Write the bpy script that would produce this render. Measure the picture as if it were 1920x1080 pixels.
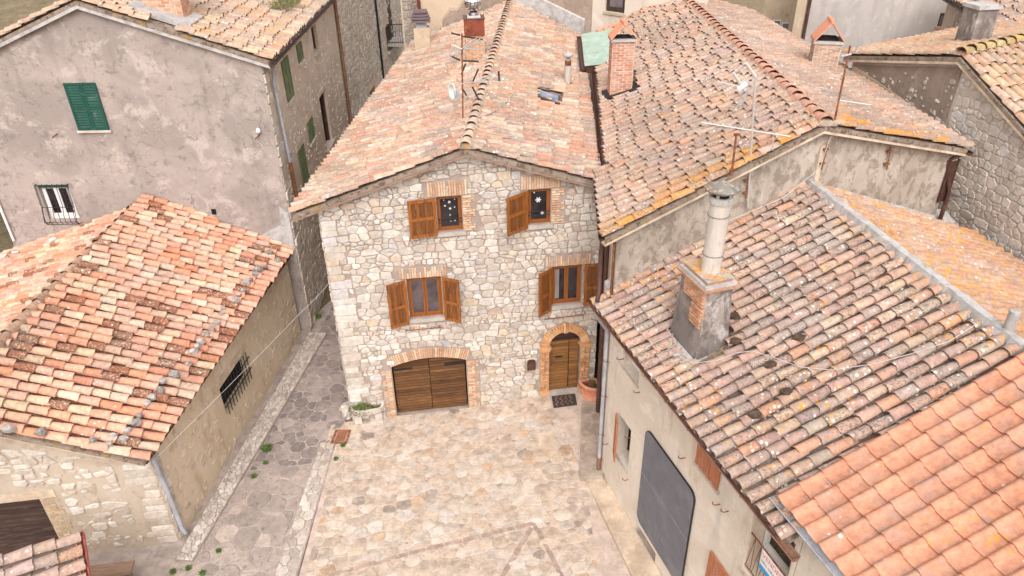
import bpy, math, random
import numpy as np
from mathutils import Vector, Matrix
from mathutils.geometry import tessellate_polygon
from mathutils import noise as mnoise
for o in list(bpy.data.objects): bpy.data.objects.remove(o)
rnd = random.Random(7)
SC = bpy.context.scene; COL = SC.collection
# ------------------------------------------------------------------ camera
FPX, CX, CY, DIST = 1370.0, 960.0, 540.0, 21.0
zc = -Vector((40, 2260, FPX)).normalized()
xc = Vector((11340, -1030, FPX)); xc = (xc - xc.dot(zc) * zc).normalized()
yc = zc.cross(xc)
RM = Matrix((xc, yc, zc))                       # image axes (right, down, forward) -> world
def ray(px, py): return RM @ Vector((px - CX, py - CY, FPX))
CAM = -ray(745, 780).normalized() * DIST        # the garage's left foot is the world origin
cam_d = bpy.data.cameras.new('camera'); cam_o = bpy.data.objects.new('camera', cam_d); COL.objects.link(cam_o)
cr, cu, cb = RM @ Vector((1, 0, 0)), RM @ Vector((0, -1, 0)), RM @ Vector((0, 0, -1))
cam_o.matrix_world = Matrix(((cr.x, cu.x, cb.x, CAM.x), (cr.y, cu.y, cb.y, CAM.y), (cr.z, cu.z, cb.z, CAM.z), (0, 0, 0, 1)))
cam_d.sensor_width = 36; cam_d.lens = FPX / 1920 * 36; cam_d.clip_end = 600; cam_d.clip_start = .1
SC.camera = cam_o
# ------------------------------------------------------------------ light (bright overcast day)
SUN_EL, SUN_AZ = math.radians(48), math.radians(188)
wd = bpy.data.worlds.new('World'); SC.world = wd; wd.use_nodes = True
nt = wd.node_tree; nt.nodes.clear()
sky = nt.nodes.new('ShaderNodeTexSky'); sky.sky_type = 'NISHITA'; sky.sun_disc = False
sky.sun_elevation = SUN_EL; sky.sun_rotation = SUN_AZ; sky.dust_density = 4.0; sky.air_density = 1.5
hs = nt.nodes.new('ShaderNodeHueSaturation'); hs.inputs['Saturation'].default_value = 0.05
bg = nt.nodes.new('ShaderNodeBackground'); bg.inputs[1].default_value = 0.15
ow = nt.nodes.new('ShaderNodeOutputWorld')
nt.links.new(sky.outputs[0], hs.inputs['Color']); tn = nt.nodes.new('ShaderNodeMix'); tn.data_type = 'RGBA'; tn.blend_type = 'MULTIPLY'; tn.inputs[0].default_value = 1; tn.inputs[7].default_value = (1.02, .985, .98, 1); nt.links.new(hs.outputs[0], tn.inputs[6]); nt.links.new(tn.outputs[2], bg.inputs[0]); nt.links.new(bg.outputs[0], ow.inputs[0])
sl = bpy.data.lights.new('sun', 'SUN'); sl.energy = 0.75; sl.angle = math.radians(45); sl.color = (1, .87, .80)
so = bpy.data.objects.new('sun', sl); COL.objects.link(so); so.location = (0, -20, 40)
sd = Vector((math.sin(SUN_AZ) * math.cos(SUN_EL), math.cos(SUN_AZ) * math.cos(SUN_EL), math.sin(SUN_EL)))
so.rotation_euler = (-sd).to_track_quat('-Z', 'Y').to_euler()
SC.view_settings.view_transform = 'Standard'; SC.view_settings.look = 'None'
SC.view_settings.gamma = 1; SC.view_settings.exposure = 0.82; SC.view_settings.use_curve_mapping = False
# ------------------------------------------------------------------ pixel helpers
def onP(px, py, p0, n):
    r = ray(px, py); return CAM + r * ((Vector(p0) - CAM).dot(n) / r.dot(n))
def onZ(px, py, z): return onP(px, py, (0, 0, z), Vector((0, 0, 1)))
def proj(p):
    v = RM.transposed() @ (Vector(p) - CAM); return (CX + FPX * v.x / v.z, CY + FPX * v.y / v.z, v.z)
UPV = Vector((0, 0, 1))
class Fr:
    """a flat frame: origin, u axis, v axis, outward normal"""
    def __init__(s, o, U, V=UPV, N=None):
        s.o = Vector(o); s.U = Vector(U).normalized(); s.V = Vector(V).normalized()
        s.N = Vector(N).normalized() if N is not None else s.U.cross(s.V).normalized()
    def p(s, u, v, d=0): return s.o + s.U * u + s.V * v + s.N * d
    def uv(s, px, py, d=0):
        q = onP(px, py, s.o + s.N * d, s.N) - s.o; return q.dot(s.U), q.dot(s.V)
    def box(s, pts, d=0):
        q = [s.uv(*p, d) for p in pts]; us = sorted(a[0] for a in q); vs = sorted(a[1] for a in q); h = len(q) // 2
        return sum(us[:h]) / h, sum(us[h:]) / (len(q) - h), sum(vs[:h]) / h, sum(vs[h:]) / (len(q) - h)
# ------------------------------------------------------------------ materials
class NB:
    def __init__(s, name):
        s.m = bpy.data.materials.new(name); s.m.use_nodes = True; s.t = s.m.node_tree; s.t.nodes.clear()
        s.pos = s.n('ShaderNodeNewGeometry').outputs['Position']
    def n(s, t): return s.t.nodes.new(t)
    def l(s, a, b): s.t.links.new(a, b)
    def val(s, inp, v):
        if hasattr(v, 'links'): s.l(v, inp)
        elif isinstance(v, (tuple, list)): inp.default_value = (*v[:3], 1) if len(inp.default_value) == 4 else v
        else: inp.default_value = v
    def vec(s, sc, src=None, off=None):
        m = s.n('ShaderNodeMapping'); m.inputs['Scale'].default_value = sc if isinstance(sc, tuple) else (sc,) * 3
        if off: m.inputs['Location'].default_value = off
        s.l(src or s.pos, m.inputs['Vector']); return m.outputs[0]
    def noise(s, sc, det=3, rough=.6, dist=0, src=None, off=None):
        t = s.n('ShaderNodeTexNoise'); t.inputs['Scale'].default_value = 1; t.inputs['Detail'].default_value = det
        t.inputs['Roughness'].default_value = rough; t.inputs['Distortion'].default_value = dist
        s.l(s.vec(sc, src, off), t.inputs['Vector']); return t.outputs['Fac']
    def voro(s, sc, out='Distance', feat='F1', src=None, rand=1):
        t = s.n('ShaderNodeTexVoronoi'); t.feature = feat; t.inputs['Scale'].default_value = 1
        t.inputs['Randomness'].default_value = rand
        s.l(s.vec(sc, src), t.inputs['Vector']); return t.outputs[out]
    def ss(s, x, lo, hi, a=0., b=1.):
        m = s.n('ShaderNodeMapRange'); m.interpolation_type = 'SMOOTHSTEP'
        s.val(m.inputs[0], x); s.val(m.inputs[1], lo); s.val(m.inputs[2], hi); m.inputs[3].default_value = a; m.inputs[4].default_value = b
        return m.outputs[0]
    def math(s, op, a, b=0.):
        m = s.n('ShaderNodeMath'); m.operation = op; s.val(m.inputs[0], a); s.val(m.inputs[1], b); return m.outputs[0]
    def mix(s, f, a, b, mode='MIX'):
        m = s.n('ShaderNodeMix'); m.data_type = 'RGBA'; m.blend_type = mode
        s.val(m.inputs[0], f); s.val(m.inputs[6], a); s.val(m.inputs[7], b); return m.outputs[2]
    def tint(s, mode):
        if mode == 'obj':
            o = s.n('ShaderNodeObjectInfo'); return o.outputs['Color'], o.outputs['Alpha']
        a = s.n('ShaderNodeAttribute'); a.attribute_name = 'tint'; return a.outputs['Color'], a.outputs['Alpha']
    def out(s, col, rough=.85, bump=None, metal=0., spec=.3, bstr=.5, bdist=.02):
        p = s.n('ShaderNodeBsdfPrincipled'); s.val(p.inputs['Base Color'], col); s.val(p.inputs['Roughness'], rough)
        p.inputs['Metallic'].default_value = metal; p.inputs['Specular IOR Level'].default_value = spec
        if bump is not None:
            b = s.n('ShaderNodeBump'); b.inputs['Strength'].default_value = bstr; b.inputs['Distance'].default_value = bdist
            s.l(bump, b.inputs['Height']); s.l(b.outputs[0], p.inputs['Normal'])
        o = s.n('ShaderNodeOutputMaterial'); s.l(p.outputs[0], o.inputs[0]); return s.m
M = {}
def surf(name, base, ovs=(), rough=.85, bsc=25, bstr=.4, bdist=.02, metal=0., spec=.3, var=.25, vsc=3., src_obj=False):
    """base: colour or 'obj'/'attr'; ovs: (colour, scale, lo, hi, strength)"""
    b = NB(name)
    col = b.tint(base)[0] if isinstance(base, str) else base
    if src_obj: b.pos = b.n('ShaderNodeTexCoord').outputs['Object']
    v = b.noise(vsc, 4, .65); g = b.ss(v, .25, .75, 1 - var, 1 + var)
    cmb = b.n('ShaderNodeCombineColor'); [b.l(g, cmb.inputs[i]) for i in range(3)]
    col = b.mix(1., col, cmb.outputs[0], 'MULTIPLY')
    for i, (c, sc, lo, hi, st) in enumerate(ovs):
        col = b.mix(b.ss(b.noise(sc, 5, .65, .3, off=(i * 3.7, i * 1.3, i * 7.1)), lo, hi, 0, st), col, c)
    h = b.noise(bsc, 4, .7)
    M[name] = b.out(col, rough, h, metal, spec, bstr, bdist); return M[name]
def tile_mat(name, mode, white=.5, orange=.5, crust=.5, crustc=(.13, .085, .06), grey=(.36, .32, .27), greyamt=.3):
    b = NB(name); col, al = b.tint(mode)
    g = b.ss(b.noise(9, 5, .7), .25, .75, .72, 1.22)
    cmb = b.n('ShaderNodeCombineColor'); [b.l(g, cmb.inputs[i]) for i in range(3)]
    col = b.mix(1., col, cmb.outputs[0], 'MULTIPLY')
    # dark bands of weathering
    col = b.mix(b.math('MULTIPLY', b.ss(b.noise(2.2, 5, .7), .42, .7, 0, greyamt), b.ss(al, .1, .9)), col, grey)
    # crust of dark lichen where the tile's own value is high
    thr = b.ss(al, 0, 1, .78, .78 - .36 * crust)
    cm = b.ss(b.math('SUBTRACT', b.noise(22, 4, .75), thr), -.02, .06)
    col = b.mix(b.math('MULTIPLY', cm, .85), col, crustc)
    mot = b.math('MULTIPLY', b.ss(b.noise(38, 3, .7), .50, .66), b.ss(b.noise(1.7, 4, .65, off=(9, 3, 5)), .42, .62))
    col = b.mix(b.math('MULTIPLY', mot, .75 * min(1, crust + .15)), col, (.15, .115, .095))
    pw = b.math('MULTIPLY', b.ss(b.noise(17, 5, .75, .5, off=(2, 8, 3)), .60, .68), b.ss(b.noise(1.3, 3, .6, off=(4, 4, 9)), .44, .6))
    col = b.mix(b.math('MULTIPLY', pw, min(.8, white * 1.1)), col, (.58, .55, .50))
    # round white lichen
    sp = b.voro(13.0); spr = b.voro(13.0, 'Color')
    sep = b.n('ShaderNodeSeparateColor'); b.l(spr, sep.inputs[0])
    rad = b.ss(sep.outputs[0], 1 - .75 * white, 1, .0, .42)
    edge = b.math('ADD', sp, b.math('MULTIPLY', b.math('SUBTRACT', b.noise(45, 2), .5), .25))
    wm = b.math('MULTIPLY', b.ss(b.math('SUBTRACT', rad, edge), 0, .05), b.ss(b.noise(1.1, 3), .40, .56))
    col = b.mix(b.math('MULTIPLY', wm, .85), col, (.66, .63, .58))
    # orange lichen in patches
    om = b.math('MULTIPLY', b.ss(b.noise(11, 5, .7), .60 - .10 * orange, .66 - .10 * orange), b.ss(b.noise(.8, 3, .6, off=(5, 2, 1)), .62 - .3 * orange, .75 - .3 * orange))
    col = b.mix(b.math('MULTIPLY', om, .92), col, (.70, .29, .02))
    h = b.math('ADD', b.noise(30, 4, .7), b.math('MULTIPLY', wm, .25))
    M[name] = b.out(col, .9, h, 0, .2, .55, .012)
def tile_pair(name, **k): tile_mat(name + '_obj', 'obj', **k); tile_mat(name + '_attr', 'attr', **k)
tile_pair('tile_main', white=.42, orange=.05, crust=.7, greyamt=.45, crustc=(.20, .14, .105))
tile_pair('tile_low', white=.22, orange=.05, crust=1.0, greyamt=.15, crustc=(.17, .07, .035))
tile_pair('tile_back', white=.5, orange=.36, crust=.75, greyamt=.65, crustc=(.16, .12, .095))
tile_pair('tile_front', white=.75, orange=.48, crust=.75, greyamt=.65, crustc=(.17, .125, .10))
tile_pair('tile_orange', white=.5, orange=.74, crust=.5, greyamt=.35)
tile_pair('tile_tall', white=.5, orange=.5, crust=.5, greyamt=.35)
tile_pair('tile_new', white=.05, orange=.30, crust=.15, greyamt=.8, grey=(.36, .27, .22))
surf('roof_bed', (.27, .205, .155), [((.30, .27, .24), 6, .5, .62, .8), ((.32, .20, .03), 1.6, .56, .66, .7), ((.10, .07, .05), 9, .52, .6, .8)], bsc=30, bstr=.8, bdist=.03)
surf('roof_bed_lichen', (.40, .33, .27), [((.52, .47, .41), 7, .5, .6, .7), ((.62, .28, .03), 2.2, .52, .6, .85), ((.2, .15, .12), 11, .55, .62, .7)], bsc=30, bstr=.8)
surf('roof_bed_grey', (.21, .19, .165), [((.45, .43, .4), 9, .55, .62, .7), ((.58, .26, .03), 4, .56, .62, .8), ((.16, .12, .1), 11, .55, .62, .7)], bsc=30, bstr=.8)
for nm in ('obj', 'attr'):
    surf('stone_' + nm, nm, [((.40, .34, .29), 12, .54, .68, .55), ((.72, .69, .64), 6, .52, .66, .5), ((.42, .30, .18), 3, .6, .7, .4), ((.40, .34, .29), .8, .50, .66, .38)], bsc=22, bstr=.8, bdist=.03, var=.16, vsc=7)
    surf('paving_' + nm, nm, [((.54, .455, .385), 5, .48, .64, .38), ((.27, .21, .17), 9, .58, .68, .5), ((.50, .33, .19), 2.2, .58, .68, .4), ((.54, .465, .395), 1.1, .50, .64, .22), ((.30, .235, .19), 18, .60, .68, .5)], bsc=26, bstr=.8, bdist=.025, var=.26, vsc=5)
    surf('slate_' + nm, nm, [((.36, .32, .30), 6, .5, .68, .55), ((.10, .09, .09), 10, .56, .66, .5)], bsc=28, bstr=.6, var=.2, vsc=5)
    surf('brick_' + nm, nm, [((.60, .45, .34), 14, .52, .66, .5), ((.25, .16, .11), 20, .58, .68, .4)], bsc=40, bstr=.6, var=.15, vsc=9)
def wood(name, c1, c2, axis, grain=60, dark=(.06, .03, .015), damt=.5, rough=.55):
    b = NB(name); b.pos = b.n('ShaderNodeTexCoord').outputs['Object']
    sc = [grain] * 3; sc[axis] = grain * .06
    k, _ = b.tint('obj')
    col = b.mix(b.ss(b.noise(tuple(sc), 4, .6, .4), .3, .7), c1, c2)
    col = b.mix(1., col, k, 'MULTIPLY')
    sc2 = [grain * .35] * 3; sc2[axis] = grain * .03
    col = b.mix(b.ss(b.noise(tuple(sc2), 5, .7), .52, .68, 0, damt), col, dark)
    M[name] = b.out(col, rough, b.noise(tuple(sc), 4, .6), 0, .35, .4, .008)
wood('wood_shutter', (.31, .112, .024), (.15, .046, .011), 2, damt=.75)
wood('wood_frame', (.30, .10, .022), (.20, .06, .014), 2, damt=.25)
wood('wood_garage', (.19, .09, .034), (.085, .04, .018), 0, damt=.85, rough=.8)
wood('wood_door', (.27, .13, .042), (.17, .075, .025), 0, damt=.5, rough=.65)
wood('wood_dark', (.060, .034, .026), (.038, .022, .018), 0, dark=(.2, .16, .14), damt=.4, rough=.7)
wood('wood_grey', (.30, .22, .17), (.20, .14, .11), 0, damt=.4, rough=.8)
wood('wood_red', (.42, .165, .08), (.34, .12, .055), 2, dark=(.56, .44, .38), damt=.4, rough=.8)
surf('mortar_pale', (.57, .495, .435), [((.56, .49, .43), 3, .48, .65, .6), ((.38, .31, .26), 7, .55, .68, .5)], bsc=40, bstr=.7, bdist=.02, var=.15)
surf('mortar', (.34, .275, .235), [((.42, .35, .30), 3, .48, .65, .6), ((.32, .26, .22), 7, .55, .68, .5)], bsc=40, bstr=.7, bdist=.02, var=.15)
surf('mortar_pave', (.52, .42, .355), [((.48, .38, .30), 1.5, .48, .66, .7), ((.34, .26, .2), 8, .57, .68, .5)], bsc=40, bstr=.6)
surf('mortar_dark', (.40, .335, .295), [((.24, .2, .19), 2.5, .48, .66, .7), ((.45, .4, .36), 8, .57, .68, .5)], bsc=40, bstr=.6)
surf('concrete', (.40, .335, .27), [((.27, .21, .16), 1.8, .46, .62, .8), ((.5, .44, .37), 6, .52, .66, .5), ((.2, .16, .13), 14, .6, .68, .6)], bsc=30, bstr=.5)
surf('concrete_pale', (.56, .45, .34), [((.42, .32, .23), 1.6, .48, .64, .7), ((.32, .25, .2), 9, .58, .68, .5)], bsc=30, bstr=.5)
surf('brick_strip', (.36, .265, .215), [((.48, .39, .33), 5, .5, .64, .7), ((.27, .2, .16), 9, .55, .66, .5)], bsc=30, bstr=.5)
surf('cement', (.40, .385, .37), [((.52, .50, .48), 4, .46, .62, .7), ((.24, .22, .2), 8, .55, .66, .6)], bsc=30, bstr=.5)
def plaster(name, base, stain, pale, cracks=.0, grime=None, gsc=(5, 5, 5), glo=.5, ghi=.62, damt=.7):
    b = NB(name)
    big = b.noise(.55, 6, .62, .8)
    col = b.mix(b.ss(big, .38, .62), base, stain)
    col = b.mix(b.ss(b.noise(1.3, 6, .68, .6, off=(3, 9, 1)), .52, .64, 0, .8), col, pale)
    col = b.mix(b.ss(b.noise(9, 6, .75), .44, .72, 0, .5), col, stain)
    col = b.mix(b.ss(b.noise((2.4, 2.4, .22), 5, .7, .2, off=(6, 2, 8)), .52, .72, 0, .45), col, tuple(x * .72 for x in stain))
    h = b.math('ADD', b.noise(14, 5, .7), b.math('MULTIPLY', b.noise(60, 2), .5))
    if cracks:
        d = b.n('ShaderNodeTexVoronoi'); d.feature = 'DISTANCE_TO_EDGE'; d.inputs['Scale'].default_value = 1
        wv = b.n('ShaderNodeVectorMath'); wv.operation = 'ADD'
        nz = b.n('ShaderNodeTexNoise'); nz.inputs['Scale'].default_value = 3.; nz.inputs['Detail'].default_value = 4; b.l(b.pos, nz.inputs['Vector'])
        b.l(b.vec(2.6), wv.inputs[0]); b.l(nz.outputs['Color'], wv.inputs[1]); b.l(wv.outputs[0], d.inputs['Vector'])
        cm = b.math('MULTIPLY', b.ss(d.outputs['Distance'], .004, .02, 1, 0), b.ss(b.noise(.7, 3, off=(8, 1, 4)), .46, .58))
        col = b.mix(b.math('MULTIPLY', cm, cracks), col, (.2, .165, .14))
    if grime:
        col = b.mix(b.ss(b.noise(gsc, 6, .72, .4, off=(1, 4, 2)), glo, ghi, 0, damt), col, grime)
    M[name] = b.out(col, .92, h, 0, .15, .55, .02)
plaster('plaster_tall', (.395, .335, .30), (.30, .255, .232), (.50, .43, .385), .9, (.185, .158, .145), (3.5, 3.5, 3.5), .52, .67, .65)
plaster('plaster_front', (.69, .61, .525), (.61, .53, .44), (.73, .66, .58), .25, (.46, .32, .22), (1.4, 1.4, .35), .56, .7, .6)
plaster('plaster_back', (.46, .40, .34), (.37, .315, .26), (.52, .46, .40), 0, (.21, .17, .135), (4, 4, 3), .46, .6, .75)
plaster('plaster_ochre', (.66, .545, .41), (.58, .465, .335), (.70, .61, .50), 0, (.46, .33, .205), (3, 3, 1.2), .53, .65, .6)
plaster('plaster_lowfront', (.50, .42, .335), (.43, .35, .27), (.56, .49, .41), 0, (.33, .26, .19), (5, 5, 4), .52, .64, .6)
plaster('plaster_rubble', (.60, .49, .40), (.52, .415, .33), (.66, .58, .50), 0, (.33, .25, .20), (6, 6, 4), .54, .64, .55)
plaster('plaster_beige', (.56, .45, .33), (.47, .37, .265), (.6, .5, .38), 0, (.28, .21, .15), (2.5, 2.5, 2), .6, .68, .7)
plaster('plaster_grey', (.47, .43, .40), (.41, .37, .345), (.53, .49, .46), 0)
plaster('plaster_brown', (.36, .285, .225), (.29, .225, .18), (.42, .34, .275), 0, (.22, .17, .14), (7, 7, 7), .52, .62, .6)
plaster('cement_flue', (.57, .515, .455), (.50, .45, .39), (.60, .55, .495), 0, (.30, .26, .22), (5, 5, 1.2), .54, .68, .5)
plaster('chimney_old', (.33, .28, .245), (.20, .175, .16), (.52, .49, .46), 0, (.13, .11, .10), (4, 4, 2.2), .46, .58, .8)
surf('metal_brown', (.075, .035, .028), [((.16, .08, .06), 5, .52, .66, .6)], rough=.45, bsc=20, bstr=.1, metal=.0, spec=.4)
surf('gutter_brown', (.24, .125, .085), [((.42, .36, .31), 9, .60, .68, .8), ((.12, .06, .04), 4, .5, .64, .6)], rough=.6, bsc=30, bstr=.2)
surf('metal_grey', (.36, .37, .40), [((.2, .17, .15), 6, .56, .66, .6)], rough=.5, bsc=20, bstr=.1, spec=.4)
surf('metal_red', (.48, .13, .10), [((.58, .25, .19), 5, .5, .64, .6)], rough=.6, bsc=20, bstr=.15)
surf('rust', (.20, .075, .035), [((.34, .14, .06), 12, .5, .6, .7), ((.08, .03, .02), 6, .54, .66, .6)], rough=.85, bsc=60, bstr=.4)
surf('rust_sheet', (.20, .05, .028), [((.36, .11, .035), 4, .54, .64, .7), ((.08, .022, .015), 3, .5, .62, .85)], rough=.6, bsc=40, bstr=.2)
surf('iron_black', (.022, .02, .02), rough=.6, bsc=30, bstr=.1)
surf('aluminium', (.70, .69, .67), rough=.38, metal=.6, bsc=30, bstr=.02, var=.05)
surf('chrome', (.8, .8, .8), rough=.12, metal=1., bsc=3, bstr=.02, var=.02)
surf('white_paint', (.74, .73, .71), rough=.5, bsc=30, bstr=.05, var=.08)
surf('cable_white', (.50, .48, .46), rough=.6, bsc=30, bstr=.05, var=.1)
surf('cable_dark', (.17, .15, .14), rough=.6, bsc=30, bstr=.05, var=.1)
surf('green_paint', (.012, .070, .050), [((.10, .17, .13), 5, .56, .68, .5)], rough=.6, bsc=30, bstr=.1, var=.15)
surf('green_faded', (.125, .155, .075), [((.22, .24, .15), 6, .5, .66, .5)], rough=.8, bsc=30, bstr=.1, var=.2)
surf('green_sheet', (.33, .43, .36), [((.50, .58, .52), 2, .48, .64, .6), ((.32, .28, .2), 3, .58, .68, .5)], rough=.7, bsc=20, bstr=.1, var=.1)
surf('board_slate', (.15, .148, .165), [((.21, .208, .225), 1.4, .48, .66, .6), ((.27, .27, .28), 5, .60, .72, .4)], rough=.8, bsc=50, bstr=.1, var=.1)
surf('terracotta_pot', (.62, .27, .16), [((.68, .42, .31), 6, .52, .66, .5)], rough=.85, bsc=30, bstr=.2, var=.08)
surf('old_terracotta', (.40, .22, .14), [((.36, .33, .30), 7, .48, .6, .8), ((.52, .36, .26), 12, .54, .64, .6)], bsc=40, bstr=.6)
surf('sill_stone', (.44, .40, .36), [((.30, .27, .24), 6, .5, .66, .6)], bsc=30, bstr=.4)
surf('trough_stone', (.56, .50, .44), [((.30, .26, .22), 7, .53, .66, .7)], bsc=25, bstr=.8)
surf('rubber', (.045, .045, .047), [((.12, .09, .06), 14, .5, .6, .6)], rough=.9, bsc=90, bstr=.8)
surf('soil', (.07, .045, .03), [((.13, .09, .06), 8, .5, .62, .8)], bsc=40, bstr=1)
surf('leaf', (.10, .18, .04), [((.20, .26, .08), 9, .5, .64, .7)], rough=.7, bsc=30, bstr=.1)
surf('leaf_dry', (.17, .18, .07), [((.32, .27, .14), 12, .5, .64, .7)], rough=.8, bsc=30, bstr=.1)
surf('petal', (.55, .03, .12), rough=.7, bsc=30, bstr=.1)
surf('earth', (.22, .17, .10), [((.13, .13, .06), 1.2, .52, .64, .6), ((.32, .27, .18), 4, .54, .66, .6)], bsc=12, bstr=1, bdist=.1)
surf('grate_iron', (.30, .13, .07), [((.16, .07, .04), 8, .5, .64, .7)], rough=.8, bsc=40, bstr=.3)
surf('louvre_grey', (.16, .115, .12), rough=.6, bsc=30, bstr=.05, var=.1)
surf('blue_print', (.05, .28, .55), rough=.6, bsc=30, bstr=.02, var=.02)
surf('red_print', (.66, .10, .06), rough=.6, bsc=30, bstr=.02, var=.02)
surf('ink', (.06, .07, .16), rough=.6, bsc=30, bstr=.02, var=.02)
surf('void', (.012, .009, .008), rough=.95, bsc=30, bstr=.02, var=.02)  # interior darkness put into colour: near-black sheets stand in openings and flues
surf('curtain', (.27, .25, .24), rough=.9, bsc=30, bstr=.1, var=.15)
def glass(name, c, rough=.06):  # opaque pane: the darkness of the room behind is put into its colour
    b = NB(name); M[name] = b.out(b.mix(b.ss(b.noise((1.5, 1.5, 1.5), 3), .35, .65), c, tuple(x * 2.2 + .01 for x in c)), rough, None, 0, .5)
glass('glass', (.014, .011, .013)); glass('glass_veil', (.045, .036, .038), .1); glass('glass_curtain', (.075, .065, .07), .12); glass('glass_sky', (.13, .16, .21), .08)
# ------------------------------------------------------------------ objects
OFF = {}
def tag(o, label=None, cat=None, group=None, kind=None):
    for k, v in (('label', label), ('category', cat), ('group', group), ('kind', kind)):
        if v: o[k] = v
    return o
def thing(name, label, cat, base=(0, 0, 0), group=None):
    o = bpy.data.objects.new(name, None); COL.objects.link(o); o.location = base; o.empty_display_size = .2
    OFF[o] = Vector(base); return tag(o, label, cat, group)
def link(name, mesh, parent, mw=None):
    """an object whose mesh is in world coordinates, or placed by the world matrix mw"""
    o = bpy.data.objects.new(name, mesh); COL.objects.link(o); off = OFF.get(parent, Vector())
    if parent: o.parent = parent
    o.matrix_basis = Matrix.Translation(-off) @ (mw if mw is not None else Matrix())
    OFF[o] = Vector(off) if mw is None else None
    if mw is None:
        OFF[o] = Vector((0, 0, 0))
        # keep children of a part in the part's own space, which equals the world
    return o
class MB:
    def __init__(s): s.v = []; s.f = []; s.c = []; s.sm = []
    def add(s, vs, fs, smooth=False):
        n = len(s.v); s.v += [tuple(v) for v in vs]; s.f += [tuple(i + n for i in f) for f in fs]; s.sm += [smooth] * len(fs)
    def col(s, c, n=None):
        s.c += [c] * (len(s.v) - len(s.c))
    def quad(s, a, b, c, d): s.add([a, b, c, d], [(0, 1, 2, 3)])
    def hexa(s, b4, t4):
        s.add(list(b4) + list(t4), [(3, 2, 1, 0), (4, 5, 6, 7), (0, 1, 5, 4), (1, 2, 6, 5), (2, 3, 7, 6), (3, 0, 4, 7)])
    def fbox(s, fr, u0, u1, v0, v1, d0, d1):
        s.hexa([fr.p(u0, v0, d0), fr.p(u1, v0, d0), fr.p(u1, v1, d0), fr.p(u0, v1, d0)], [fr.p(u0, v0, d1), fr.p(u1, v0, d1), fr.p(u1, v1, d1), fr.p(u0, v1, d1)])
    def box(s, x0, x1, y0, y1, z0, z1): s.fbox(Fr((0, 0, 0), (1, 0, 0), (0, 1, 0)), x0, x1, y0, y1, z0, z1)
    def tube(s, pts, r, n=8, cap=True):
        pts = [Vector(p) for p in pts]; rs = r if isinstance(r, list) else [r] * len(pts); vs = []; fs = []; prev = None
        for i, p in enumerate(pts):
            t = (pts[min(i + 1, len(pts) - 1)] - pts[max(i - 1, 0)]).normalized()
            if prev is None: a = t.cross(UPV if abs(t.z) < .9 else Vector((1, 0, 0))).normalized()
            else: a = (prev - t * prev.dot(t)).normalized()
            prev = a; b = t.cross(a)
            vs += [p + (a * math.cos(k * 2 * math.pi / n) + b * math.sin(k * 2 * math.pi / n)) * rs[i] for k in range(n)]
        for i in range(len(pts) - 1):
            fs += [(i * n + k, i * n + (k + 1) % n, (i + 1) * n + (k + 1) % n, (i + 1) * n + k) for k in range(n)]
        s.add(vs, fs, True)
        if cap: s.add(vs[:n], [tuple(range(n))[::-1]]); s.add(vs[-n:], [tuple(range(n))])
    def lathe(s, base, prof, n=16, ax=None, sq=None):
        base = Vector(base); vs = []; m = len(prof)
        for (r, h) in prof: vs += [base + Vector((math.cos(k * 2 * math.pi / n) * r, math.sin(k * 2 * math.pi / n) * r, h)) for k in range(n)]
        s.add(vs, [(i * n + k, i * n + (k + 1) % n, (i + 1) * n + (k + 1) % n, (i + 1) * n + k) for i in range(m - 1) for k in range(n)], True)
        s.add(vs[-n:], [tuple(range(n))])
    def prism(s, pts, vec):
        n = len(pts); pts = [Vector(p) for p in pts]; q = [p + Vector(vec) for p in pts]
        s.add(pts + q, [tuple(range(n))[::-1], tuple(range(n, 2 * n))] + [(i, (i + 1) % n, n + (i + 1) % n, n + i) for i in range(n)])
    def build(s, name, mat, parent=None, color=None, kind=None, label=None):
        me = bpy.data.meshes.new(name); me.from_pydata(s.v, [], s.f); me.materials.append(M[mat])
        me.polygons.foreach_set('use_smooth', s.sm)
        if s.c:
            a = me.color_attributes.new('tint', 'FLOAT_COLOR', 'POINT')
            a.data.foreach_set('color', np.array([c if len(c) == 4 else (*c, 1) for c in s.c], 'f').ravel())
        me.update()
        o = link(name, me, parent)
        if color: o.color = (*color[:3], 1)
        return tag(o, label, None, None, kind)
def part(name, mat, parent, fn, **k):
    m = MB(); fn(m); return m.build(name, mat, parent, **k)
def single(name, mat, label, cat, fn, group=None, base=None):
    """a top-level thing that is one mesh"""
    m = MB(); fn(m); bb = Vector(base) if base is not None else Vector(m.v[0])
    m.v = [tuple(Vector(v) - bb) for v in m.v]; o = m.build(name, mat); o.location = bb; return tag(o, label, cat, group)
# ------------------------------------------------------------------ flat walls with openings
def wall(name, mat, parent, fr, outline, holes=(), depth=.25, d=0.):
    loops = [[Vector((u, v, 0)) for u, v in lp] for lp in [outline] + list(holes)]
    tris = tessellate_polygon(loops); flat = [p for lp in loops for p in lp]; m = MB()
    fs = []
    for t in tris:
        a, b, c = (flat[i] for i in t)
        fs.append(tuple(t) if (b - a).cross(c - a).z > 0 else tuple(t)[::-1])
    m.add([fr.p(p.x, p.y, d) for p in flat], fs)
    for h in holes:
        n = len(h); m.add([fr.p(u, v, d) for u, v in h] + [fr.p(u, v, d - depth) for u, v in h], [(i, (i + 1) % n, n + (i + 1) % n, n + i) for i in range(n)])
    return m.build(name, mat, parent)
def rect(u0, u1, v0, v1): return [(u0, v0), (u1, v0), (u1, v1), (u0, v1)]
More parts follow.
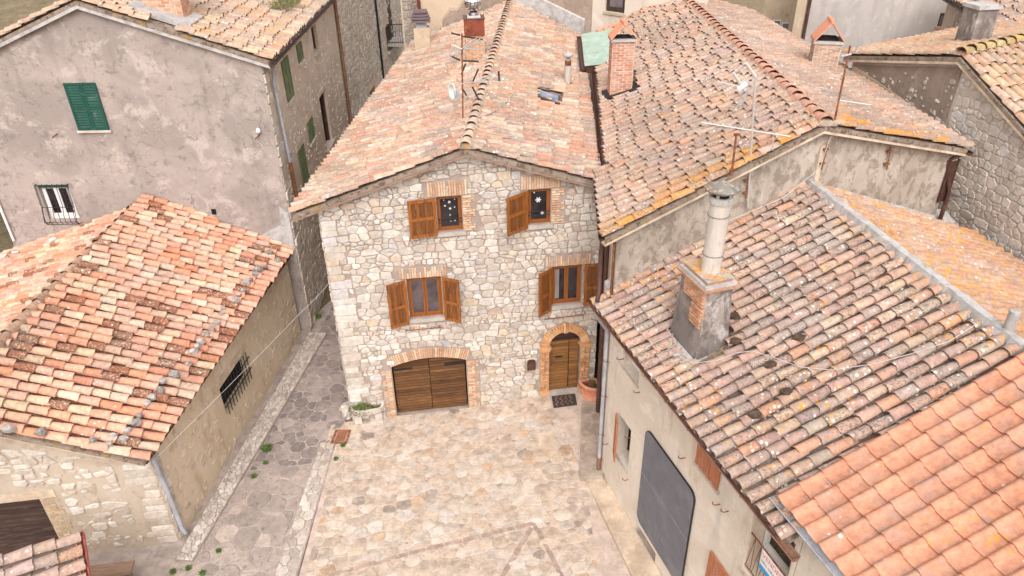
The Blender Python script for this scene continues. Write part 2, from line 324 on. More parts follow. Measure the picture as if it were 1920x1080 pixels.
# ------------------------------------------------------------------ stones: a power diagram of scattered seeds
def clip(poly, a, b, c):
    out = []; n = len(poly)
    for i in range(n):
        p, q = poly[i], poly[(i + 1) % n]; dp, dq = a * p[0] + b * p[1] - c, a * q[0] + b * q[1] - c
        if dp <= 0: out.append(p)
        if dp * dq < 0: t = dp / (dp - dq); out.append((p[0] + (q[0] - p[0]) * t, p[1] + (q[1] - p[1]) * t))
    return out
def inpoly(p, poly):
    r = False; n = len(poly)
    for i in range(n):
        a, b = poly[i], poly[(i + 1) % n]
        if (a[1] > p[1]) != (b[1] > p[1]) and p[0] < (b[0] - a[0]) * (p[1] - a[1]) / (b[1] - a[1]) + a[0]: r = not r
    return r
def area(p): return sum(p[i][0] * p[(i + 1) % len(p)][1] - p[(i + 1) % len(p)][0] * p[i][1] for i in range(len(p))) / 2
def seeds(poly, rmin, rmax, R, pack=.82, tries=60, power=2.):
    xs = [p[0] for p in poly]; ys = [p[1] for p in poly]; g = {}; cs = rmax * 2; out = []
    A = abs(area(poly)); n = int(A / (rmin * rmin) * tries / 10)
    for k in range(n):
        r = rmin + (rmax - rmin) * (R.random() ** power) if k > n * .15 else rmin + (rmax - rmin) * R.uniform(.5, 1)
        x, y = R.uniform(min(xs), max(xs)), R.uniform(min(ys), max(ys)); i, j = int(x // cs), int(y // cs)
        if not inpoly((x, y), poly): continue
        if all((x - a) ** 2 + (y - b) ** 2 > (pack * (r + c)) ** 2 for di in (-1, 0, 1) for dj in (-1, 0, 1) for a, b, c in g.get((i + di, j + dj), ())):
            g.setdefault((i, j), []).append((x, y, r)); out.append((x, y, r))
    return out, g, cs
def row_seeds(P, rmin, rmax, R, asp):
    """seeds in uneven courses, some stones split in two"""
    xs = [p[0] for p in P]; ys = [p[1] for p in P]; g = {}; cs = rmax * 2; out = []; y = min(ys) - rmax * .3; k = 0
    while y < max(ys) + rmax:
        h = R.uniform(rmin, rmax) * 1.45; x = min(xs) - R.random() * rmax * 2; ph = R.random() * 6
        while x < max(xs) + rmax:
            w = h * R.uniform(.55, 1.45); cy = y + h / 2 + math.sin(x * 1.7 * asp + ph) * h * .22
            if w > h * .9 and R.random() < .24: pts = [(x + w * .5, cy - h * .24, h * .27), (x + w * R.uniform(.4, .6), cy + h * .25, h * .27)]
            elif R.random() < .15: pts = [(x + w * .28, cy, h * .33), (x + w * .74, cy + h * R.uniform(-.2, .2), h * .3)]
            else: pts = [(x + w / 2, cy + R.uniform(-.17, .17) * h, h * .48)]
            for q in pts:
                if inpoly(q[:2], P): g.setdefault((int(q[0] // cs), int(q[1] // cs)), []).append(q); out.append(q)
            x += w
        y += h
    return out, g, cs
def cells(poly, rmin, rmax, R, asp=1.5, holes=(), pack=.82, tries=60, convex=True, power=2., rows=False):
    """irregular polygons (u,v) that fill poly around the convex holes"""
    P = [(u / asp, v) for u, v in poly]; H = [[(u / asp, v) for u, v in h] for h in holes]
    H = [h if area(h) > 0 else h[::-1] for h in H]
    if area(P) < 0: P = P[::-1]
    sd, g, cs = row_seeds(P, rmin, rmax, R, asp) if rows else seeds(P, rmin, rmax, R, pack, tries, power); out = []
    for x, y, r in sd:
        if any(inpoly((x, y), h) for h in H): continue
        c = [(x - 2.2 * rmax, y - 2.2 * rmax), (x + 2.2 * rmax, y - 2.2 * rmax), (x + 2.2 * rmax, y + 2.2 * rmax), (x - 2.2 * rmax, y + 2.2 * rmax)]
        i, j = int(x // cs), int(y // cs)
        for di in (-2, -1, 0, 1, 2):
            for dj in (-2, -1, 0, 1, 2):
                for a, b, s in g.get((i + di, j + dj), ()):
                    if a == x and b == y: continue
                    dx, dy = a - x, b - y
                    c = clip(c, 2 * dx, 2 * dy, a * a + b * b - x * x - y * y + r * r - s * s)
                    if len(c) < 3: break
        if convex:
            for k in range(len(P)):
                p, q = P[k], P[(k + 1) % len(P)]; a, b = q[1] - p[1], -(q[0] - p[0])
                c = clip(c, a, b, a * p[0] + b * p[1])
        for h in H:
            best = None
            for k in range(len(h)):
                p, q = h[k], h[(k + 1) % len(h)]; a, b = q[1] - p[1], -(q[0] - p[0]); l = math.hypot(a, b); a /= l; b /= l
                d = a * x + b * y - (a * p[0] + b * p[1])
                if best is None or d > best[0]: best = (d, a, b, a * p[0] + b * p[1])
            c = clip(c, -best[1], -best[2], -best[3])
        if len(c) > 2: out.append([(u * asp, v) for u, v in c])
    return out
def chaikin(p, k=.25):
    o = []
    for i in range(len(p)):
        a, b = p[i], p[(i + 1) % len(p)]
        o += [(a[0] + (b[0] - a[0]) * k, a[1] + (b[1] - a[1]) * k), (a[0] + (b[0] - a[0]) * (1 - k), a[1] + (b[1] - a[1]) * (1 - k))]
    return o
def dedupe(p, e):
    o = []
    for q in p:
        if not o or math.hypot(q[0] - o[-1][0], q[1] - o[-1][1]) > e: o.append(q)
    if len(o) > 2 and math.hypot(o[0][0] - o[-1][0], o[0][1] - o[-1][1]) <= e: o.pop()
    return o
def inset(p, g):
    cx = sum(a for a, _ in p) / len(p); cy = sum(b for _, b in p) / len(p); o = []
    for a, b in p:
        l = math.hypot(a - cx, b - cy); k = max(.35, 1 - g / max(l, 1e-4)); o.append((cx + (a - cx) * k, cy + (b - cy) * k))
    return o
def place_pieces(name, polys, fr, parent, mat, pal, R, gap=.012, proud=.03, bev=.015, limit=300, zf=None, soft=(.08, .2), rough=.0, dome=.01, base=-.03, pxmin=0):
    """each polygon becomes a raised piece; the ones that show largest become objects, the rest one mesh"""
    items = []
    for c in polys:
        if abs(area(c)) < .0035: continue
        c = dedupe(c, .03)
        if len(c) < 3: continue
        if area(c) < 0: c = c[::-1]
        c = inset(c, gap); c = chaikin(c, R.uniform(*soft)); c = dedupe(c, .012)
        if rough: c = [(a + R.uniform(-rough, rough), b + R.uniform(-rough, rough)) for a, b in c]
        if len(c) > 12: c = c[::2] if len(c) > 16 else c
        if len(c) < 3: continue
        cx = sum(a for a, _ in c) / len(c); cy = sum(b for _, b in c) / len(c)
        x, y, z = proj(fr.p(cx, cy)); vis = -20 < x < 1940 and -20 < y < 1100
        size = abs(area(c)) / (z * z) * (1 if vis else 1e-4)
        items.append((size, c, cx, cy))
    items.sort(key=lambda t: -t[0]); rest = MB()
    for i, (sz, c, cx, cy) in enumerate(items):
        big = i < limit; m = MB() if big else rest
        h = proud * R.uniform(.55, 1.35); tx, ty = R.uniform(-.05, .05), R.uniform(-.05, .05)
        k = R.random(); acc = 0
        for col, w in pal:
            acc += w
            if k <= acc: break
        j = R.uniform(.86, 1.12); col = tuple(x * j for x in col)
        c2 = inset(c, bev); n = len(c)
        def P(q, d):
            p = fr.p(q[0], q[1], d)
            if zf: p.z += zf(p.x, p.y)
            return p
        o0 = P((cx, cy), 0) if big else Vector()
        vs = [P(q, base) - o0 for q in c] + [P(q, h * .55 + (q[0] - cx) * tx + (q[1] - cy) * ty) - o0 for q in c]
        vs += [P(q, h + (q[0] - cx) * tx + (q[1] - cy) * ty) - o0 for q in c2] + [P((cx, cy), h + dome * R.uniform(-.5, 1)) - o0]
        fs = [(r * n + a, r * n + (a + 1) % n, (r + 1) * n + (a + 1) % n, (r + 1) * n + a) for r in (0, 1) for a in range(n)]
        fs += [(2 * n + a, 2 * n + (a + 1) % n, 3 * n) for a in range(n)]
        m.add(vs, fs); 
        if big:
            o = m.build(name, mat + '_obj', parent); o.matrix_basis = Matrix.Translation(o0 - OFF.get(parent, Vector())); o.color = (*col, 1)
        else: m.col((*col, 1))
    if rest.v: rest.build(name + 's', mat + '_attr', parent, kind='stuff')
def blobs(poly, rmin, rmax, R, asp=1.5, holes=(), pack=1.2, tries=20):
    """scattered single stones showing out of a render"""
    out = []; keep = max(.22, min(.8, 1.5 - pack))
    for c in cells(poly, rmin * 1.5, rmax * 1.15, R, asp, holes, rows=True):
        if R.random() < keep: out.append(inset([(a + R.uniform(-.02, .02), b + R.uniform(-.02, .02)) for a, b in c], R.uniform(.0, .05)))
    return out
# unit brick shared by all bricks
_b = MB(); e = .06
_b.add([(x * (.5 - e * (abs(z) > .4 and z > 0)), y * (.5 - e * (z > 0)), z) for z in (-.5, .5) for x, y in ((-1, -1), (1, -1), (1, 1), (-1, 1))] ,
       [(3, 2, 1, 0), (4, 5, 6, 7), (0, 1, 5, 4), (1, 2, 6, 5), (2, 3, 7, 6), (3, 0, 4, 7)])
BRICK = {}
def brick(parent, fr, u, v, w, h, d, ang=0., col=(.55, .33, .2), proud=0., mat='brick_obj', name='brick'):
    if mat not in BRICK:
        me = bpy.data.meshes.new('brick'); me.from_pydata(_b.v, [], _b.f); me.materials.append(M[mat]); BRICK[mat] = me
    ca, sa = math.cos(ang), math.sin(ang); X = fr.U * ca + fr.V * sa; Y = fr.V * ca - fr.U * sa; p = fr.p(u, v, proud - d / 2)
    mw = Matrix(((X.x * w, Y.x * h, fr.N.x * d, p.x), (X.y * w, Y.y * h, fr.N.y * d, p.y), (X.z * w, Y.z * h, fr.N.z * d, p.z), (0, 0, 0, 1)))
    o = link(name, BRICK[mat], parent, mw); j = rnd.uniform(.85, 1.15); o.color = (*[c * j for c in col], 1); return o
BRK = [(.56, .36, .23), (.60, .42, .29), (.52, .31, .19), (.62, .47, .34)]
BRKO = [(.56, .28, .12), (.60, .33, .16), (.50, .24, .10), (.58, .36, .2)]
def brick_rows(parent, fr, u0, u1, v0, v1, h=.062, lens=(.24,), proud=.03, pal=BRK, ragged=None, R=rnd, mat='brick_obj', d=.12):
    n = max(1, round((v1 - v0) / h)); hh = (v1 - v0) / n
    for k in range(n):
        a, b = u0, u1
        if ragged == 'r': b = u1 - (.11 if (k // 3) % 2 else 0)
        if ragged == 'l': a = u0 + (.11 if (k // 3) % 2 else 0)
        x = a; first = True
        while x < b - .02:
            L = R.choice(lens) * (.5 if first and k % 2 else 1); L = min(L, b - x)
            if b - x - L < .06: L = b - x
            brick(parent, fr, x + L / 2, v0 + (k + .5) * hh, L - .014, hh - .016, d, 0, R.choice(pal), proud + R.uniform(-.006, .006), mat); x += L; first = False
def soldier(parent, fr, u0, u1, v0, v1, w=.062, proud=.03, pal=BRK, R=rnd, skip=()):
    n = max(1, round((u1 - u0) / w)); ww = (u1 - u0) / n
    for k in range(n):
        top = v1 - (.14 if any(abs((k + .5) / n - q) < .055 for q in skip) else 0)
        brick(parent, fr, u0 + (k + .5) * ww, (v0 + top) / 2, ww - .012, top - v0 - .006, .12, 0, R.choice(pal), proud + R.uniform(-.006, .006))
# ------------------------------------------------------------------ barrel tiles
def tile_shapes(w, L, pan=False, n=7, nvar=5, seed=1):
    R = random.Random(seed); out = []
    for k in range(nvar):
        vs = []; fs = []; th = .016
        w0, w1 = (w * .78, w * 1.0) if pan else (w * 1.0, w * .80)
        bow = R.uniform(-.006, .006); sk = R.uniform(-.01, .01)
        ys = [0, L * .5, L]
        for i, y in enumerate(ys):
            t = i / 2; ww = (w0 + (w1 - w0) * t) / 2; hh = ww * (.92 if not pan else .62)
            for q in range(n + 1):
                a = math.pi * q / n; x = -math.cos(a) * ww; z = math.sin(a) * hh * (-1 if pan else 1) + bow * (1 - abs(2 * t - 1))
                vs.append((x + sk * t, y + (R.uniform(-.012, .012) if i == 0 else 0), z + (.0 if pan else .04 * (1 - t))))
        m = n + 1
        for i in range(2): fs += [(i * m + q, i * m + q + 1, (i + 1) * m + q + 1, (i + 1) * m + q) for q in range(n)]
        ns = len(fs)
        if pan: fs = [f[::-1] for f in fs]
        if not pan:                                   # the thick lower rim
            b = len(vs); ww = w0 / 2 - th; hh = ww * .9
            vs += vs[:m]
            vs += [(-math.cos(math.pi * q / n) * ww, .004, math.sin(math.pi * q / n) * hh + .04) for q in range(m)]
            vs += [(-math.cos(math.pi * q / n) * ww, .10, math.sin(math.pi * q / n) * hh + .04) for q in range(m)]
            for r in range(2): fs += [(b + (r + 1) * m + q, b + (r + 1) * m + q + 1, b + r * m + q + 1, b + r * m + q) for q in range(n)]
        if not pan: fs = [f[::-1] for f in fs]
        else: pass
        out.append((np.array(vs), fs, ns))
    return out
def mesh_np(name, V, F, mat, smooth=True, cols=None):
    me = bpy.data.meshes.new(name); me.vertices.add(len(V)); me.vertices.foreach_set('co', np.asarray(V, 'f').ravel())
    F = np.asarray(F, 'i'); k = F.shape[1]; me.loops.add(F.size); me.loops.foreach_set('vertex_index', F.ravel())
    me.polygons.add(len(F)); me.polygons.foreach_set('loop_start', np.arange(0, F.size, k, dtype='i'))
    me.polygons.foreach_set('use_smooth', np.ones(len(F), bool) if smooth is True else np.asarray(smooth, bool))
    me.materials.append(M[mat]); me.update(calc_edges=True)
    if cols is not None:
        a = me.color_attributes.new('tint', 'FLOAT_COLOR', 'POINT'); a.data.foreach_set('color', np.asarray(cols, 'f').ravel())
    return me
def pick(pal, R, q=None, var=1.):
    k = R.random() * sum(w for _, w in pal)
    for c, w in pal:
        k -= w
        if k <= 0: break
    W = sum(w for _, w in pal); mean = [sum(c_[i] * w_ for c_, w_ in pal) / W for i in range(3)]
    j = R.uniform(.78, .98); c = [a + (b - a) * var for a, b in zip(mean, c)]
    if q is not None:
        n1 = mnoise.noise(q * .45); n2 = mnoise.noise(q * .9 + Vector((7, 3, 1))); j *= 1 + .22 * n1
        c = [c[0] * (1 + .10 * n2), c[1], c[2] * (1 - .10 * n2)]
    return tuple(x * k_ * j * R.uniform(.97, 1.03) for x, k_ in zip(c, (.96, .895, .89)))
class Roofing:
    """collects the tiles of one house, then makes the nearest ones objects"""
    def __init__(s, mat, pal, seed, w=.215, L=.5, var=.6): s.var = var; s.colf = None; s.mat = mat; s.pal = pal; s.R = random.Random(seed); s.items = []; s.pans = []; s.w = w; s.L = L
    def plane(s, eave_a, eave_b, top, poly, pitch=.27, expo=.42, exclude=None, over=.06, alpha=None, pans=True, lift=.0, wob=.012):
        R = s.R; o = Vector(eave_a); U = (Vector(eave_b) - o).normalized(); W = (Vector(top) - o).normalized(); N = U.cross(W).normalized()
        flip = 1
        if N.z < 0: N = -N
        X = W.cross(N).normalized(); uw = U.dot(W); sn = math.sqrt(1 - uw * uw)
        P2 = []
        for p in poly:
            v = Vector(p) - o; a, b = v.dot(U), v.dot(W); P2.append(((a - b * uw) / (1 - uw * uw), (b - a * uw) / (1 - uw * uw)))
        us = [p[0] for p in P2]; u0, u1 = min(us), max(us); n = max(1, round((u1 - u0) * sn / pitch)); st = (u1 - u0) / n
        def span(u):
            ws = []
            for i in range(len(P2)):
                a, b = P2[i], P2[(i + 1) % len(P2)]
                if (a[0] - u) * (b[0] - u) <= 0 and a[0] != b[0]: ws.append(a[1] + (b[1] - a[1]) * (u - a[0]) / (b[0] - a[0]))
            return (min(ws), max(ws)) if len(ws) > 1 else None
        def mat4(p, sx, sy, rot, tilt):
            Y = (W * math.cos(rot) + X * math.sin(rot)); Y = (Y + N * tilt).normalized(); x = Y.cross(N).normalized(); z = x.cross(Y)
            return np.array([[x.x * sx, Y.x * sy, z.x, p.x], [x.y * sx, Y.y * sy, z.y, p.y], [x.z * sx, Y.z * sy, z.z, p.z], [0, 0, 0, 1]])
        for k in range(n):
            for pan in ((0, 1) if pans else (0,)):
                u = u0 + (k + (.5 if not pan else 0.)) * st
                if pan and k == 0: continue
                sp = span(u)
                if not sp: continue
                w = sp[0] - over - R.uniform(0, .05); first = True; wl = sp[1]
                while w < wl - .1:
                    e = expo * R.uniform(.86, 1.12); L = min(s.L, max(.12, wl - w + .03)); c = w + L / 2
                    p = o + U * (u + R.uniform(-wob, wob)) + W * w
                    if not (exclude and exclude(p + W * (L / 2))):
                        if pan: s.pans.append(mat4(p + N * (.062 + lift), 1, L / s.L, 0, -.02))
                        else:
                            q = p + W * (L / 2); x, y, z = proj(q); vis = -15 < x < 1935 and -15 < y < 1095 and z > 0
                            al = R.random() if alpha is None else alpha(q, R)
                            s.items.append(((1 if vis else 1e-3) * (L / .5) / z, mat4(p + N * (.05 + lift + R.uniform(-.006, .008)), R.uniform(.94, 1.06), L / s.L, R.uniform(-.045, .045), R.uniform(-.012, .012)), (s.colf(q, R) if s.colf else None) or pick(s.pal, R, q, s.var), al))
                    w += e; first = False
    def ridge(s, a, b, w=.27, L=.46, expo=.36, lift=.07, name='ridge_tile', pal=None, alpha=None):
        a, b = Vector(a), Vector(b); d = (b - a).normalized(); n = max(1, round((b - a).length / expo)); out = []
        x = d.cross(UPV).normalized(); z = x.cross(d); e = (b - a).length / n
        for k in range(n):
            p = a + d * (k * e) + z * (lift + s.R.uniform(-.01, .01)); r = s.R.uniform(-.03, .03)
            Y = (d + x * r).normalized(); X = Y.cross(z).normalized()
            out.append((Matrix(((X.x, Y.x, z.x, p.x), (X.y, Y.y, z.y, p.y), (X.z, Y.z, z.z, p.z), (0, 0, 0, 1))), pick(pal or s.pal, s.R), s.R.random() if alpha is None else alpha))
        s.rd = getattr(s, 'rd', []) + [(name, w, L, out)]
    def build(s, parent, limit=300):
        sh = tile_shapes(s.w, s.L); R = s.R
        mo = [mesh_np('tile', v, f, s.mat + '_obj', [i < ns for i in range(len(f))]) for v, f, ns in sh]
        s.items.sort(key=lambda t: -t[0]); V = []; F = []; C = []; S = []; b = 0
        for i, (_, m, c, al) in enumerate(s.items):
            if i < limit:
                o = link('tile', R.choice(mo), parent, Matrix(m.tolist())); o.color = (*c, al)
            else:
                v, f, ns = R.choice(sh); V.append(v @ m[:3, :3].T + m[:3, 3]); F.append(np.array(f) + b); b += len(v)
                C.append(np.tile((*c, al), (len(v), 1))); S += [q < ns for q in range(len(f))]
        if V: tag(link('tiles', mesh_np('tiles', np.concatenate(V), np.concatenate(F), s.mat + '_attr', S, np.concatenate(C)), parent), kind='stuff')
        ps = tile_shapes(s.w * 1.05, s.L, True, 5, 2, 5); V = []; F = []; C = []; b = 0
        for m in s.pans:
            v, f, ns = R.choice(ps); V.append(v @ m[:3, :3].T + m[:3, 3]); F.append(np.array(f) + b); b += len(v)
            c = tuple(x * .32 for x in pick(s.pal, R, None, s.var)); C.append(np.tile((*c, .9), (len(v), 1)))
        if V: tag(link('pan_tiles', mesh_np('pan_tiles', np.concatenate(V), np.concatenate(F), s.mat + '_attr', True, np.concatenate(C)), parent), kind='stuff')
        for name, w, L, out in getattr(s, 'rd', []):
            rs = tile_shapes(w, L, False, 9, 3, 9); ms = [mesh_np(name, v, f, s.mat + '_obj', [i < ns for i in range(len(f))]) for v, f, ns in rs]
            for m, c, al in out: o = link(name, R.choice(ms), parent, m); o.color = (*c, al)
def slab(m, poly, th=.12):
    """a roof deck: polygon with thickness downwards"""
    m.prism([Vector(p) - Vector((0, 0, th)) for p in poly], (0, 0, th))
def gutter(parent, a, b, r=.065, mat='gutter_brown', name='gutter', out=None):
    a, b = Vector(a), Vector(b); d = (b - a).normalized(); s = d.cross(UPV).normalized(); n = 8; vs = []
    m = MB()
    for rr in (r, r - .008):
        for p in (a, b): vs += [p + s * math.cos(math.pi + math.pi * k / n) * rr + UPV * math.sin(math.pi + math.pi * k / n) * rr for k in range(n + 1)]
    q = n + 1
    fs = [(k, k + 1, q + k + 1, q + k) for k in range(n)] + [(2 * q + k + 1, 2 * q + k, 3 * q + k, 3 * q + k + 1) for k in range(n)]
    fs += [(0, q, 3 * q, 2 * q), (n, 2 * q + n, 3 * q + n, q + n)]
    m.add(vs, fs, True); m.tube([a + s * r, b + s * r], .011, 6); m.tube([a - s * r, b - s * r], .009, 6)
    m.add([vs[k] for k in range(q)], [tuple(range(q))]); m.add([vs[q + k] for k in range(q)], [tuple(range(q))[::-1]])
    L = (b - a).length; k = 0.3
    while k < L:
        p = a + d * k; m.tube([p + s * r * 1.05 * math.cos(math.pi + math.pi * j / 6) + UPV * r * 1.05 * math.sin(math.pi + math.pi * j / 6) for j in range(7)], .009, 5); k += .8
    return m.build(name, mat, parent)
# ================================================================== GROUND
def zf(x, y):
    """the piazza rises a little towards the front door"""
    t = max(0., min(1., (x - 1.6) / 2.6)); t = t * t * (3 - 2 * t); f = max(0., min(1., 1 - (-y - .4) / 4.)); return .205 * t * f
def sheet(name, poly, mat, z=0., step=.5, use=True):
    """a ground polygon (x,y) that follows zf"""
    xs = [p[0] for p in poly]; ys = [p[1] for p in poly]; m = MB()
    x0 = math.floor(min(xs) / step) * step; y0 = math.floor(min(ys) / step) * step; x = x0
    while x < max(xs):
        y = y0
        while y < max(ys):
            c = [(x, y), (x + step, y), (x + step, y + step), (x, y + step)]
            pp = poly if area(poly) > 0 else poly[::-1]
            for k in range(len(pp)):
                p, q = pp[k], pp[(k + 1) % len(pp)]; a, b = q[1] - p[1], -(q[0] - p[0]); c = clip(c, a, b, a * p[0] + b * p[1])
                if len(c) < 3: break
            if len(c) > 2: m.add([(a, b, z + (zf(a, b) if use else 0)) for a, b in c], [tuple(range(len(c)))])
            y += step
        x += step
    return tag(m.build(name, mat), kind='structure')
GF = Fr((0, 0, 0), (1, 0, 0), (0, 1, 0), (0, 0, 1))
def gz(px, py, z=0):
    q = onZ(px, py, z); return (q.x, q.y)
m = MB(); m.quad((-150, -150, -.05), (150, -150, -.05), (150, 150, -.05), (-150, 150, -.05)); tag(m.build('ground', 'earth'), kind='structure')
KC = Vector(onZ(1128, 893, 0)); DC = Vector((.17, -.985, 0)).normalized(); NC = Vector((.985, .17, 0)).normalized()
A0 = Vector(onZ(338, 1015, 0)); A1 = Vector(onZ(565, 625, 0)); DA = (A1 - A0).normalized()
curb_a, curb_b = Vector((-1.60, .05, 0)), Vector((-2.9, -9.5, 0))
walk_x = gz(1088, 850)[0]
# piazza paved with pale field stones
PZ = [(-1.62, .1), (-2.9, -9.6), (6.6, -9.6), (5.05, -3.3), (5.35, -.3), (5.75, .1)]
PZc = [(-1.5, .0), (-2.55, -9.0), (5.2, -9.0), (4.62, -3.2), (5.02, -.2), (5.02, .0)]
piazza = sheet('piazza', [(-1.55, .0), (-2.85, -9.6), (7.4, -9.6), (5.7, .0)], 'mortar_pave')
Rp = random.Random(21)
PAVE = [((.51, .41, .32), .36), ((.53, .455, .38), .32), ((.47, .37, .285), .14), ((.41, .335, .275), .07), ((.31, .255, .215), .03), ((.46, .32, .21), .03), ((.55, .49, .43), .05)]
manh = [gz(1007, 820), gz(1040, 818), gz(1046, 848), gz(1008, 848)]
mat_px = [gz(1034, 745, .2), gz(1078, 740, .2), gz(1082, 760, .2), gz(1038, 766, .2)]
pz = cells(PZc, .05, .19, Rp, 1.3, [manh[::-1]], pack=.74, tries=70, power=1.7)
place_pieces('paving_stone', pz, GF, piazza, 'paving', PAVE, Rp, gap=.009, proud=.013, bev=.016, zf=zf, soft=(.05, .13), rough=.02, dome=.004, base=-.02)
part('manhole_cover', 'concrete_pale', piazza, lambda m: m.prism([(a, b, -.01 + zf(a, b)) for a, b in inset(manh, .02)], (0, 0, .022)))
for px in ([(596, 1085), (800, 1030), (1000, 982)], [(1000, 982), (1030, 1035), (1056, 1088)], [(996, 990), (966, 1040), (938, 1088)]):
    q = [Vector((*gz(*p), .0)) for p in px]
    def strip(m):
        for a, b in zip(q, q[1:]):
            s = (b - a).cross(UPV).normalized() * .055
            for k in range(6):
                c, d = a.lerp(b, k / 6), a.lerp(b, (k + .94) / 6); w1, w2 = rnd.uniform(.8, 1.1), rnd.uniform(.8, 1.1)
                m.hexa([c - s * w1, d - s * w2, d + s * w2, c + s * w1], [v + Vector((0, 0, .019)) for v in (c - s * w1, d - s * w2, d + s * w2, c + s * w1)])
    part('paving_strip', 'brick_strip', piazza, strip)
# alley: dark crazy paving, paler towards the front
ALL = [(-1.5, 9), (-1.6, 0.), (-2.9, -9.6), (-9, -9.6), (A0.x, A0.y), (A1.x + .1, A1.y), (-2.6, 9)]
alley = sheet('alley', [(-0.3, 16), (-1.57, 0.), (-2.87, -9.6), (-12, -9.6), (-8, -3), (-3.2, 16)], 'mortar_dark', use=False)
Ra = random.Random(5)
back = cells([(-3.85, -1.5), (-2.15, -1.5), (-1.42, .0), (-.2, 6.5), (-2.1, 6.5), (-2.5, 4.6)], .10, .24, Ra, 1., pack=.8, tries=60, power=1.3)
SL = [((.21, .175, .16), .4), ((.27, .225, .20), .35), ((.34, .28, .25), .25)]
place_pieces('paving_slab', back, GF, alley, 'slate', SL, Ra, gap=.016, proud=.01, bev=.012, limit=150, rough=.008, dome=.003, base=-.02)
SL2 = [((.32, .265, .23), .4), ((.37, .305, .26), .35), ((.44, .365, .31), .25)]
front = cells([(-3.9, -1.52), (-2.2, -1.52), (-3.55, -8.6), (-6.5, -8.6), (-5.0, -4.4)], .13, .32, Ra, 1., pack=.8, tries=60, power=1.2)
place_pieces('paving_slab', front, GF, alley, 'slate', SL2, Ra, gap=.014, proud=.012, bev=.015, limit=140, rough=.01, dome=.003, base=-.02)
# cobbled verge along the low house and rubble strip along the piazza's edge
def band(p0, p1, w0, w1, name, mat, pal, seed, size=(.03, .085), z=.05):
    p0, p1 = Vector(p0), Vector(p1); d = (p1 - p0).normalized(); s = Vector((d.y, -d.x, 0)); L = (p1 - p0).length
    fr = Fr(p0 + Vector((0, 0, z)), d, s, (0, 0, 1)); R = random.Random(seed)
    g = tag(part(name, mat, None, lambda m: m.hexa([fr.p(0, 0, -z - .02), fr.p(L, 0, -z - .02), fr.p(L, w1, -z - .02), fr.p(0, w0, -z - .02)][::1], [fr.p(0, 0, 0), fr.p(L, 0, 0), fr.p(L, w1, 0), fr.p(0, w0, 0)])), kind='structure')
    cs = cells([(0, .02), (L, .02), (L, w1 - .02), (0, w0 - .02)], size[0], size[1], R, 1.2, pack=.85, tries=30)
    place_pieces('cobble', cs, fr, g, 'stone', pal, R, gap=.008, proud=.022, bev=.012, limit=150, dome=.01, base=-.01)
COB = [((.53, .47, .415), .5), ((.43, .37, .32), .3), ((.60, .55, .50), .2)]
band(A0 + Vector((.02, -.55, 0)), A1 + Vector((.25, -.05, 0)), .42, .62, 'cobbled_verge', 'mortar', COB, 3)
band(Vector((-3.55, -9.4, 0)), Vector((-2.05, -.75, 0)), .62, .42, 'rubble_kerb', 'mortar_dark', [((.50, .43, .37), .5), ((.42, .355, .30), .4), ((.56, .50, .44), .1)], 4, (.05, .15), .012)
# concrete walk in front of the right-hand house
def walk(px, z, h, name, mat): 
    q = [Vector((*gz(*p, z), z)) for p in px]
    tag(part(name, mat, None, lambda m: m.prism([v - Vector((0, 0, h)) for v in q], (0, 0, h))), kind='structure')
walk([(1088, 893), (1131, 893), (1134, 757), (1090, 757)], .215, .25, 'concrete_walk', 'concrete')
walk([(1098, 897), (1136, 897), (1250, 1094), (1192, 1094)], .10, .14, 'concrete_walk', 'concrete_pale')
def bigrock(m, c, rx, ry, h, R, n=9):
    ring = lambda s, z: [(c[0] + math.cos(k * 6.283 / n) * rx * s * R.uniform(.65, 1.15), c[1] + math.sin(k * 6.283 / n) * ry * s * R.uniform(.65, 1.15), c[2] + z * R.uniform(.75, 1.2)) for k in range(n)]
    vs = ring(1, -.03) + ring(1.02, h * .5) + ring(.75, h * .9) + [(c[0], c[1], c[2] + h)]
    m.add(vs, [(r * n + k, r * n + (k + 1) % n, (r + 1) * n + (k + 1) % n, (r + 1) * n + k) for r in (0, 1) for k in range(n)] + [(2 * n + k, 2 * n + (k + 1) % n, 3 * n) for k in range(n)])
# ================================================================== MAIN STONE HOUSE
house = thing('stone_house', 'three storey pale stone house with wooden shutters, arched door and brown garage door', 'house', (2.2, 0, 0))
FA = Fr((0, 0, 0), (1, 0, 0), UPV, (0, -1, 0))
RD = Vector((.2, .98, 0)).normalized()                                  # direction of the ridge
v0, vA, v1 = onP(548, 405, (0, -.22, 0), Vector((0, 1, 0))), onP(873, 281, (0, -.22, 0), Vector((0, 1, 0))), onP(1118, 343, (0, -.22, 0), Vector((0, 1, 0)))
XL, XR = -1.23, 5.62
def roof_z(x):
    return (v0.z + (vA.z - v0.z) * (x - v0.x) / (vA.x - v0.x) if x < vA.x else v1.z + (vA.z - v1.z) * (v1.x - x) / (v1.x - vA.x)) - .10
gable = [(XL, -.05), (XR, -.05), (XR, roof_z(XR)), (vA.x, roof_z(vA.x)), (XL, roof_z(XL))]
def arch(u0, u1, spring, crown, base=0., n=12):
    uc, a = (u0 + u1) / 2, (u1 - u0) / 2
    return [(u0, base), (u1, base)] + [(uc + a * math.cos(math.pi * k / n), spring + (crown - spring) * math.sin(math.pi * k / n)) for k in range(n + 1)]
WUL, WUR, WLL, WLR = (1.53, 2.13, 5.60, 6.53), (3.73, 4.29, 5.60, 6.54), (.64, 1.50, 3.18, 4.38), (4.35, 5.14, 3.18, 4.36)
